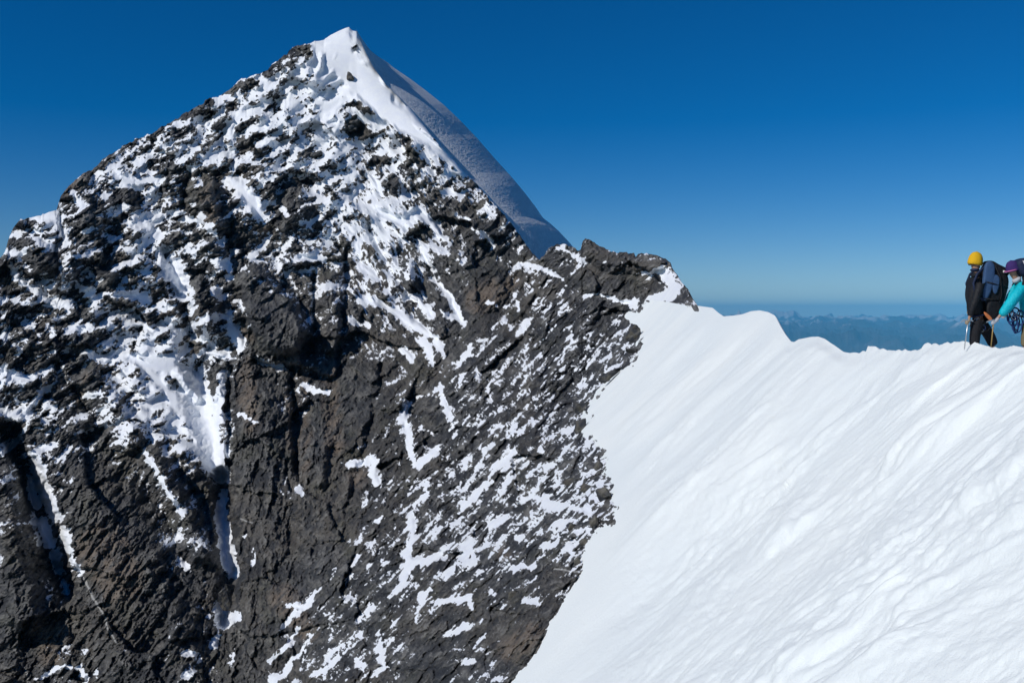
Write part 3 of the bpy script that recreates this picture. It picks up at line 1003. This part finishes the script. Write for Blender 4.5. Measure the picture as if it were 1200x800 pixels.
def skin_obj(name, fig, joints, edges, mat, parent, sub=2, root=0, smooth=True):
    """joints: (x, y, depth, radius) or with a second radius"""
    me = bpy.data.meshes.new(name); k = fig.Y / F
    me.from_pydata([fig.p(*j[:3]) for j in joints], edges, [])
    o = bpy.data.objects.new(name, me); COL.objects.link(o); me.materials.append(mat); o.parent = parent
    sk = o.modifiers.new('Skin', 'SKIN'); sk.use_smooth_shade = True; sk.branch_smoothing = .6
    f_ = {'jacket': 1.12, 'trousers': 1.14, 'glove': 1.1}.get(name, 1)
    for i, v in enumerate(me.skin_vertices[0].data):
        k = fig.Y / F * f_; r = joints[i][3] * k; r2 = (joints[i][4] if len(joints[i]) > 4 else joints[i][3]) * k
        v.radius = (r, r2); v.use_root = (i == root)
    if sub:
        ss = o.modifiers.new('Sub', 'SUBSURF'); ss.levels = sub; ss.render_levels = sub
    return o

def chain(n, a=0): return [(a + i, a + i + 1) for i in range(n - 1)]

def tube(name, pts, r, mat, parent, seg=8, closed=False):
    """round tube through world-offset points, r a number or list"""
    pts = [Vector(p) for p in pts]; n = len(pts); bm = bmesh.new(); rings = []
    rr = r if isinstance(r, (list, tuple)) else [r] * n
    for i, p in enumerate(pts):
        if closed: t = pts[(i + 1) % n] - pts[i - 1]
        else: t = pts[min(i + 1, n - 1)] - pts[max(i - 1, 0)]
        t.normalize(); a = t.cross(Vector((0.13, .97, .21))).normalized(); b = t.cross(a)
        rings.append([bm.verts.new(p + rr[i] * (math.cos(q) * a + math.sin(q) * b)) for q in [2 * math.pi * j / seg for j in range(seg)]])
    for i in range(n if closed else n - 1):
        A, B = rings[i], rings[(i + 1) % n]
        for j in range(seg): bm.faces.new((A[j], A[(j + 1) % seg], B[(j + 1) % seg], B[j]))
    if not closed:
        bm.faces.new(rings[0][::-1]); bm.faces.new(rings[-1])
    bmesh.ops.recalc_face_normals(bm, faces=bm.faces)
    me = bpy.data.meshes.new(name); bm.to_mesh(me); bm.free()
    return link(name, me, mat, parent)

def slab(name, fig, poly, d0, d1, mat, parent, inset=.12, sub=2, bulge=0):
    """soft padded shape: outline in the facing plane, thickness from depth d0 to d1"""
    bm = bmesh.new(); c = Vector((0, 0, 0)); pts = [fig.p(x, y, 0) for x, y in poly]
    for p in pts: c += p
    c /= len(pts); k = fig.Y / F; L = []
    for t, s_ in ((0, 1 - inset), (.18, 1), (.5, 1 + bulge), (.82, 1), (1, 1 - inset)):
        d = (d0 + (d1 - d0) * t) * k
        L.append([bm.verts.new(Vector((c.x + (p.x - c.x) * s_, d, c.z + (p.z - c.z) * s_))) for p in pts])
    n = len(pts)
    for a, b in zip(L[:-1], L[1:]):
        for j in range(n): bm.faces.new((a[j], a[(j + 1) % n], b[(j + 1) % n], b[j]))
    bm.faces.new(L[0][::-1]); bm.faces.new(L[-1])
    bmesh.ops.recalc_face_normals(bm, faces=bm.faces)
    me = bpy.data.meshes.new(name); bm.to_mesh(me); bm.free()
    o = link(name, me, mat, parent)
    if sub:
        ss = o.modifiers.new('Sub', 'SUBSURF'); ss.levels = sub; ss.render_levels = sub
    return o

def dome(name, fig, x, y, d, rx, ry, rz, mat, parent, cut=-.25, tilt=0, cuff=.0, seg=24):
    """hat: the upper part of an ellipsoid with a rolled rim"""
    k = fig.Y / F; bm = bmesh.new(); rings = []
    zs = [cut - .02] + list(np.linspace(cut, 1, 11))
    M = Matrix.Rotation(tilt, 3, 'Y')
    for i, z in enumerate(zs):
        q = math.sqrt(max(0, 1 - min(1, max(z, cut)) ** 2)); g = 1 + (cuff if 1 <= i <= 3 else 0)
        if i == 0: q *= .9
        ring = []
        for j in range(seg):
            a = 2 * math.pi * j / seg; g2 = g * (1 + .012 * (j % 2))
            v = M @ Vector((math.cos(a) * q * rx * k * g2, math.sin(a) * q * ry * k * g2, z * rz * k))
            ring.append(v)
        rings.append([bm.verts.new(v + fig.p(x, y, d)) for v in ring] if q > .02 else [bm.verts.new(M @ Vector((0, 0, rz * k)) + fig.p(x, y, d))])
    for a, b in zip(rings[:-1], rings[1:]):
        if len(b) == 1:
            for j in range(seg): bm.faces.new((a[j], a[(j + 1) % seg], b[0]))
        else:
            for j in range(seg): bm.faces.new((a[j], a[(j + 1) % seg], b[(j + 1) % seg], b[j]))
    bm.faces.new(rings[0][::-1])
    bmesh.ops.recalc_face_normals(bm, faces=bm.faces)
    me = bpy.data.meshes.new(name); bm.to_mesh(me); bm.free()
    return link(name, me, mat, parent)

def glove(fig, hand, wrist, d, mat, parent, name='glove'):
    """palm, four unequal curled fingers and a thumb in one skin graph, closed round a shaft"""
    hx, hy = hand; wx, wy = wrist
    J = [(wx, wy, d, 2.2), ((wx + hx) / 2, (wy + hy) / 2, d, 2.3, 1.9), (hx, hy, d, 2.2, 1.9)]
    E = [(0, 1), (1, 2)]
    for i, (o, L) in enumerate(((-1.5, 1.0), (-.5, 1.15), (.5, 1.08), (1.5, .85))):
        b = len(J)
        J += [(hx - .8, hy + o, d - 1.4, .75), (hx - 2.6 * L, hy + o + .2, d - 1.2, .68), (hx - 3.1 * L, hy + o + .5, d + .5, .62), (hx - 2.0 * L, hy + o + .7, d + 1.6, .55)]
        E += [(2, b), (b, b + 1), (b + 1, b + 2), (b + 2, b + 3)]
    b = len(J)
    J += [(hx - .2, hy - 2.4, d + .8, .85), (hx - 1.8, hy - 2.9, d + 1.0, .75), (hx - 2.6, hy - 2.0, d - .6, .65)]
    E += [(1, b), (b, b + 1), (b + 1, b + 2)]
    return skin_obj(name, fig, J, E, mat, parent, 1)

def ice_axe(fig, top, tip, d, shaft_mat, label):
    o = empty('ice_axe', fig.root(), label, 'ice axe')
    a = fig.p(*top, d); b = fig.p(*tip, d); k = fig.Y / F
    tube('shaft', [a, a.lerp(b, .5), a.lerp(b, .93)], .7 * k, shaft_mat, o)
    tube('spike', [a.lerp(b, .93), b], [.6 * k, .12 * k], METAL, o, 6)
    bm = bmesh.new(); h = a
    prof = [(-9, 2.2), (-8, .9), (-5, -.6), (-1, -1.2), (1, -1.2), (3, -.8), (5.5, .2), (5.9, 1.6), (5.0, 1.7), (3.5, .8), (1, .2), (-1, .3), (-5, 1.0), (-7.5, 2.4)]
    for s_ in (-.25, .25):
        vs_ = [bm.verts.new(h + Vector((x * k, s_ * k, -z * k))) for x, z in prof]
        bm.faces.new(vs_ if s_ > 0 else vs_[::-1])
        if s_ < 0: first = vs_
    n = len(prof)
    for j in range(n): bm.faces.new((first[j], first[(j + 1) % n], vs_[(j + 1) % n], vs_[j]))
    bmesh.ops.recalc_face_normals(bm, faces=bm.faces)
    me = bpy.data.meshes.new('head'); bm.to_mesh(me); bm.free()
    link('head', me, METAL, o, smooth=False)
    return o

def carabiner(fig, x, y, d, r, mat, parent, rot=0):
    c = fig.p(x, y, d); k = fig.Y / F; pts = []
    for i in range(16):
        a = 2 * math.pi * i / 16; px_, pz_ = math.cos(a) * r * .62, math.sin(a) * r * (1 if math.sin(a) > 0 else 1.1)
        pts.append(c + Vector((px_ * math.cos(rot) - pz_ * math.sin(rot), .15 * math.sin(a * 2), px_ * math.sin(rot) + pz_ * math.cos(rot))) * k)
    return tube('carabiner', pts, .32 * k, mat, parent, 6, True)

def straps(fig, parent, specs, mat, name='strap', r=.75):
    for pts in specs:
        tube(name, [fig.p(*q) for q in pts], r * fig.Y / F, mat, parent, 6)

# ------------------------------------------------------------------ climber with the yellow hat
A = Fig(1150, 412, 19.3)
pa = empty('person', A.root(), 'climber in black clothes and a yellow knit hat standing on the snow crest', 'person')
bodyJ = [(1146,370,0,6),(1143,352,0,6.5),(1142,338,0,7.5),(1145,325,0,3.2),(1143.5,315,0,5.4,4.8),(1143,306,0,6.6,5.8),
  (1145,331,-6,1.6),(1138,350,-13,2.2),(1131.5,369,-12,1.7),(1129.5,375,-12,1.6),
  (1143,331,6,1.6),(1141,348,12,2.2),(1142,361,9,1.7),(1141,366,8,1.6),
  (1144,373,-5,4.5),(1139,390,-7,3.2),(1138.5,406,-7,2.3),(1134,410.5,-7,2.0),
  (1150,373,5,4.5),(1160,389,6,3.2),(1167,406,6,2.3),(1162,411,6,2.0),
  (1137.6,308.5,0,1.1),(1136.3,310.6,0,.7),(1144,309,-5.2,.9),(1144,309,5.2,.9)]
bodyE = [(0,1),(1,2),(2,3),(3,4),(4,5),(2,6),(6,7),(7,8),(8,9),(2,10),(10,11),(11,12),(12,13),(0,14),(14,15),(15,16),(16,17),(0,18),(18,19),(19,20),(20,21),(5,22),(22,23),(5,24),(5,25)]
skin_obj('body', A, bodyJ, bodyE, SKIN, pa, 1)
skin_obj('jacket', A, [(1145,374,0,8.5,9.5),(1143,360,0,8.6,9.5),(1141.5,345,0,9,10.5),(1142,333,0,8.4,11),(1145,324,0,5,5.5),
  (1146,329,-9.5,5),(1141,340,-13,4.6),(1137,351,-14.5,4.2),(1133,362,-13.5,3.5),(1130.8,370.5,-12.3,2.9),
  (1142,329,9.5,5),(1141,347,13,4.2),(1142,360,9.5,3.2)],
  [(0,1),(1,2),(2,3),(3,4),(3,5),(5,6),(6,7),(7,8),(8,9),(3,10),(10,11),(11,12)], BLACK, pa)
skin_obj('trousers', A, [(1146,370,0,8.5,8),(1143,379,-5.5,6.8),(1139.5,390,-7,5.8),(1138.8,400,-7,5.4),(1138.5,406,-7,5),
  (1151,378,5.5,7),(1160,389,6,6.2),(1165,399,6,5.6),(1167.5,406,6,5.2)],
  [(0,1),(1,2),(2,3),(3,4),(0,5),(5,6),(6,7),(7,8)], BLACKT, pa)
for J in ([(1140,406,-7,4),(1139,410,-7,3.6),(1134,411.5,-7,2.8),(1131,412,-7,2.2)], [(1168,406,6,4),(1167,410,6,3.6),(1162,411.5,6,2.8),(1159,412,6,2.2)]):
    skin_obj('boot', A, J, chain(4), BOOT, pa)
hat = dome('knit_hat', A, 1143.0, 306.0, 0, 8.2, 7.4, 11.6, YEL, pa, cut=-.36, tilt=.16, cuff=.05)
skin_obj('neck_warmer', A, [(1143,318,0,6.4),(1144.5,326,0,7.2)], [(0,1)], BLACK, pa)
skin_obj('face_cover', A, [(1142.2,313.5,0,6.9,6.2),(1142.4,319,0,6.0,5.6)], [(0,1)], NAVY, pa)
tube('sunglasses', [A.p(1144,309,-6), A.p(1139,309.5,-5), A.p(1136.6,310,-1.8), A.p(1136.6,310,1.8), A.p(1139,309.5,5)], 1.1 * PXM, LENS, pa, 6)
glove(A, (1129.3,377.5), (1131,371.5), -12, TGLOVE, pa)
glove(A, (1141,366), (1142,361), 9, TGLOVE, pa)
hn = tube('harness', [A.p(1145 + 9.6 * math.cos(t), 369.5 + 1.0 * math.sin(t * 2), 10.4 * math.sin(t)) for t in np.linspace(0, 2 * math.pi, 25)[:-1]], .9 * PXM, NAVY, pa, 6, True)
for x, y, d, r, c, ro in ((1142,376,-10,3.4,METAL,.2),(1145.5,379,-10.5,3.6,METAL,-.3),(1148,383,-10,3.0,CORD,.5),(1141,383,-10,3.2,CORD,.1),(1146,386,-9.5,2.6,METAL,.8)):
    carabiner(A, x, y, d, r, c, hn, ro)
tube('sling', [A.p(*q) for q in ((1143,371,-10.3),(1143.5,380,-11),(1147,388,-10.5),(1153,387,-9.8),(1160,380,-9),(1163,373,-8.5))], .5 * PXM, BLACK, hn, 6)
ice_axe(A, (1129, 375), (1124.3, 410), -12.6, METAL, 'ice axe with a pale metal shaft held by the climber in the yellow hat')

bk = empty('backpack', A.root(), 'large black and slate blue backpack carried by the climber in the yellow hat', 'backpack')
pb = slab('pack_body', A, [(1151,311),(1158,308),(1166,312),(1176,318),(1180,328),(1177,343),(1172,358),(1168,368),(1160,377),(1152,373),(1150,352),(1149,330)], -12, 12, BLACK, bk, .18, 2, .03)
lid = slab('lid', A, [(1153,305),(1161,305.5),(1164,309),(1178,314.5),(1181,320),(1177,326),(1166,323),(1156,316)], -11, 11, BLACK, bk, .15)
slab('logo_patch', A, [(1170.2,317.3),(1174.6,318.2),(1174.4,320.6),(1170.0,319.8)], -11.9, -10.6, WHITE, lid, .05, 0)
slab('side_panel', A, [(1149,308),(1156,305.5),(1161,312),(1159,328),(1155.5,342),(1150,354),(1145.5,352),(1146,332),(1148,318)], -14.2, -8, BLUE, bk, .14)
slab('side_pocket', A, [(1156,321),(1166,322.5),(1165,334),(1162,344),(1159.5,346),(1156,337)], -14.0, -10, BLUE, bk, .16)
slab('bottom_pocket', A, [(1150,352),(1163,350),(1169,358),(1166,368),(1159,376),(1151,372)], -13.2, -8, BLACK, bk, .2)
straps(A, bk, [((1150,331,-14.4),(1158,333,-14.2),(1176,338,-11)),((1147,350,-14),(1160,351,-13.6),(1172,352,-11)),((1160,311,-11.6),(1166,325,-13),(1168,345,-12.6),(1160,374,-11))], BLACK)
straps(A, bk, [((1152,312,-8),(1147,315,-9),(1141,321,-9.5),(1136.5,332,-9.5),(1138,344,-10.5),(1147,352,-12)),((1152,312,8),(1147,315,9),(1141,321,9.5),(1136.5,332,9),(1140,344,10))], NAVY, 'shoulder_strap', 1.4)
slab('orange_strap', A, [(1145.5,366),(1147.5,364.5),(1156,372),(1157,375.5),(1153.5,377)], -14.5, -12.4, ORANGE, bk, .1)

# ------------------------------------------------------------------ climber in the teal jacket
B = Fig(1206, 413, 19.0); B.dx = -2.5
pb_ = empty('person', B.root(), 'climber in a bright teal jacket and purple hat leaning forward behind the yellow hat climber', 'person')
bodyJ = [(1212,368,0,6),(1208,352,0,6.5),(1202,338,0,7.5),(1194,328,0,3.0),(1189.5,321,0,5.2,4.8),(1189,313.5,0,6.4,5.6),
  (1199,336,-6,1.6),(1180,354,-13,2.2),(1168.5,370,-12,1.7),(1163,376.5,-12,1.6),
  (1199,336,6,1.6),(1190,352,12,2.2),(1186,366,8,1.7),(1184,371,7,1.6),
  (1208,371,-5,4.5),(1201,389,-7,3.2),(1200.5,407,-7,2.3),(1196,411,-7,2.0),
  (1214,371,5,4.5),(1224,390,6,3.2),(1231,407,6,2.3),(1226,411,6,2.0),
  (1184.2,317.5,0,1.1),(1183.0,319.5,0,.7),(1190,316,-5.2,.9),(1190,316,5.2,.9)]
skin_obj('body', B, bodyJ, bodyE, SKIN, pb_, 1)
skin_obj('jacket', B, [(1210,372,0,9,9.5),(1208,360,0,8.8,9.5),(1206,347,0,9,10.5),(1200,337,0,8.2,11),(1195.5,329,0,4.6,5.2),
  (1196.5,336,-9.5,5.8),(1188,345,-13,6.2),(1180,355,-14.5,5.8),(1173.5,364,-13.5,5.2),(1168.8,370.5,-12.3,3.8),
  (1198,335,9.5,5),(1191,351,13,4.2),(1187,364,9,3.2)],
  [(0,1),(1,2),(2,3),(3,4),(3,5),(5,6),(6,7),(7,8),(8,9),(3,10),(10,11),(11,12)], TEAL, pb_)
skin_obj('trousers', B, [(1211,372,0,8.5,8),(1206,380,-5.5,6.6),(1202,390,-7,5.4),(1201,400,-7,5),(1200.5,407,-7,4.6),
  (1216,379,5.5,7),(1224,390,6,6),(1229,399,6,5.4),(1231,407,6,5)],
  [(0,1),(1,2),(2,3),(3,4),(0,5),(5,6),(6,7),(7,8)], KHAKI, pb_)
for J in ([(1202,407,-7,3.8),(1201,410.5,-7,3.6),(1196,412.2,-7,2.8),(1193,412.6,-7,2.2)], [(1232,407,6,3.8),(1231,410.5,6,3.6),(1226,412,6,2.8),(1223,412.6,6,2.2)]):
    skin_obj('boot', B, J, chain(4), BOOT, pb_)
dome('knit_hat', B, 1189.6, 314.5, 0, 8.0, 7.2, 10.0, PURP, pb_, cut=-.30, tilt=-.28, cuff=.04)
tube('hat_band', [B.p(1187.5 + 7.2 * math.cos(t), 316.8 + 1.9 * math.cos(t) * -1, 7.3 * math.sin(t)) for t in np.linspace(0, 2 * math.pi, 25)[:-1]], .8 * PXM, PINK, pb_, 6, True)
skin_obj('collar', B, [(1191.5,324.5,0,5.6,5.6),(1196,331,0,6.6,7)], [(0,1)], GREYC, pb_)
tube('sunglasses', [B.p(1191,316.5,-5.8), B.p(1186,317.8,-4.8), B.p(1184.2,318.2,-1.8), B.p(1184.2,318.2,1.8), B.p(1186,317.8,4.8)], 1.0 * PXM, LENS, pb_, 6)
glove(B, (1162,378), (1168.5,371.5), -12, WGLOVE, pb_)
glove(B, (1184,370.5), (1187,364.5), 8, WGLOVE, pb_)
hn2 = tube('harness', [B.p(1210 + 9.8 * math.cos(t), 371 + 1.0 * math.sin(t * 2), 10.6 * math.sin(t)) for t in np.linspace(0, 2 * math.pi, 25)[:-1]], 1.0 * PXM, GREEN, pb_, 6, True)
tube('leg_loop', [B.p(1205 + 7.2 * math.cos(t), 381 - 1.5 * math.cos(t), -5.5 + 7.2 * math.sin(t)) for t in np.linspace(0, 2 * math.pi, 21)[:-1]], .9 * PXM, GREEN, hn2, 6, True)
ice_axe(B, (1161, 375.5), (1157.5, 410), -12.6, WOODY, 'ice axe with a tan shaft held by the climber in the teal jacket')

bk2 = empty('backpack', B.root(), 'navy backpack with a pale cord carried by the climber in the teal jacket', 'backpack')
slab('pack_body', B, [(1202,312),(1212,308),(1224,315),(1230,332),(1229,352),(1222,366),(1214,362),(1209,345),(1204,330)], -12, 12, NAVY, bk2, .18, 2, .03)
slab('lid', B, [(1190,310),(1193,303.5),(1205,301),(1222,306),(1223,316),(1210,322),(1198,325),(1193,318)], -11, 11, NAVY, bk2, .15)
straps(B, bk2, [((1195.5,306,-11.6),(1198.5,313,-12),(1204,318.5,-12),(1212,321,-12))], WHITE, 'cord', .4)
straps(B, bk2, [((1204,322,-8),(1198,326,-9.5),(1195,334,-12),(1198,346,-12.5),(1208,356,-12)),((1204,322,8),(1198,326,9.5),(1195,334,11),(1198,346,11),(1208,356,10))], BLACK, 'shoulder_strap', 1.4)
slab('white_buckle', B, [(1197.5,328),(1200,327.5),(1201,331),(1198,332)], -14.4, -12.6, WHITE, bk2, .1, 1)
gb = empty('gear_bundle', B.root(), 'bundle of blue cord loops and small carabiners hanging beside the teal jacket', 'climbing gear')
random.seed(11)
for k_, (cx_, cy_, rx_, ry_, dd) in enumerate(((1183,374,6,10,-10),(1187,377,5,12,-9),(1180,370,5,9,-11),(1190,379,6,12,-8),(1185,368,7,8,-10.5),(1192,372,6,9,-9),(1186,382,4,9,-9.5))):
    rx_ *= .82; ry_ *= .85; cx_ += 1.5
    pts = [B.p(cx_ + rx_ * math.cos(t) * (1 + .18 * math.sin(3 * t + k_)), cy_ + ry_ * math.sin(t) * (1 + .12 * math.sin(2 * t + k_)), dd + 1.2 * math.sin(2 * t + k_)) for t in np.linspace(0, 2 * math.pi, 23)[:-1]]
    tube('cord_loop', pts, (.75 if k_ % 2 else .95) * PXM, (CORD, NAVY, CORD)[k_ % 3], gb, 6, True)
for x, y, ro, c in ((1180,366,.3,ORANGE),(1185.5,365.5,-.4,METAL),(1184,372,.8,METAL),(1190,368,-.2,METAL)):
    carabiner(B, x, y, -12, 2.8, c, gb, ro)

# ------------------------------------------------------------------ loose boulders one could pick out
def boulder(x, y, rx, ry, label, deg=0, snow_on=False, seed=0, Yoff=0.0, depth=None):
    Y = depth or min(mount_Y(x, y), 1 / float(w_snow(np.array(x), np.array(y))) if edge_dist(np.array([[x]], float), np.array([[y]], float))[0, 0] < 14 else 1e9)
    ed_ = float(edge_dist(np.array([[x]], float), np.array([[y]], float))[0, 0])
    r_m = (rx + ry) * .5 * Y / F
    Y = Y * (1 - .055 * r_m) if ed_ < 14 else Y - .35 * r_m
    k = Y / F; c = Vector(unproj(x, y, Y).tolist())
    rs = np.random.RandomState(900 + seed); n = 15
    bm = bmesh.new(); a = math.radians(deg)
    for i in range(n):
        v = rs.randn(3); v /= np.linalg.norm(v); v *= .84 + .26 * rs.rand()
        v = np.sign(v) * np.abs(v) ** .7
        X, Z = v[0] * rx * k, v[2] * ry * k
        bm.verts.new((X * math.cos(a) - Z * math.sin(a), v[1] * (rx + ry) * .5 * k, X * math.sin(a) + Z * math.cos(a)))
    r = bmesh.ops.convex_hull(bm, input=bm.verts)
    bmesh.ops.delete(bm, geom=[g for g in r['geom_interior'] if isinstance(g, bmesh.types.BMVert)], context='VERTS')
    bmesh.ops.bevel(bm, geom=list(bm.edges), offset=.06 * min(rx, ry) * k, segments=1, affect='EDGES', profile=.6)
    bmesh.ops.triangulate(bm, faces=[f for f in bm.faces if len(f.verts) > 4])
    bmesh.ops.subdivide_edges(bm, edges=bm.edges, cuts=2, use_grid_fill=True)
    for v in bm.verts:
        q = np.array([v.co.x, v.co.z]) / k
        n_ = float(fbm(np.array([q[0] / 4 + seed]), np.array([q[1] / 4 + v.co.y / k / 4]), 3, 77)[0])
        v.co *= 1 + .16 * n_
    me = bpy.data.meshes.new('boulder'); bm.to_mesh(me); bm.free()
    o = link('boulder', me, M_ROCK, smooth=False); o.location = c
    tag(o, label, 'boulder')
    return o
BL = [
 (411, 90, 6, 6.5, 'small lone dark rock poking out of the smooth snow just below the summit', 0),
 (270, 699, 13, 17, 'rounded greenish boulder jammed at the bottom of the shaded snow couloir', -5),
 (742, 391, 11, 12, 'big blocky dark boulder where the rocks meet the top of the snow slope', 20),
 (742, 411, 9, 4.5, 'low pointed dark rock in the snow right below the big blocky boulder', -4),
 (716, 441, 15, 6, 'long dark slab of rock reaching right into the snow slope', 18),
 (681, 477, 13, 7, 'grey leaf shaped slab rock on the edge of the snow slope', 14),
 (680, 500, 7, 13, 'upright rounded dark boulder under the grey leaf shaped slab', -8),
 (702, 546, 8, 6, 'blunt dark rock at the edge of the snow slope above the block pile', -20),
 (707, 581, 9, 11, 'tilted dark block standing furthest into the snow slope', 30),
 (688, 573, 10, 6, 'flat banded block in the pile next to the tilted dark block', -18),
 (668, 566, 9, 6, 'broad dark block at the upper left of the block pile', 12),
 (671, 618, 7, 4.5, 'small oblong rock alone in the snow patch below the block pile', -15),
 (697, 612, 8, 6, 'dark split rock touching the smooth snow below the block pile', 35),
 (676, 659, 5, 6, 'small egg shaped rock above the thin pale vein by the snow edge', 5),
 (684, 635, 6, 5, 'little dark rock between the split rock and the egg shaped rock', 0),
 (602, 697, 7, 6, 'roundish brown boulder beside small snow spots low on the right of the face', 0),
]
for i, (x, y, rx, ry, lab, dg) in enumerate(BL):
    boulder(x, y, rx, ry, lab, dg, seed=i)
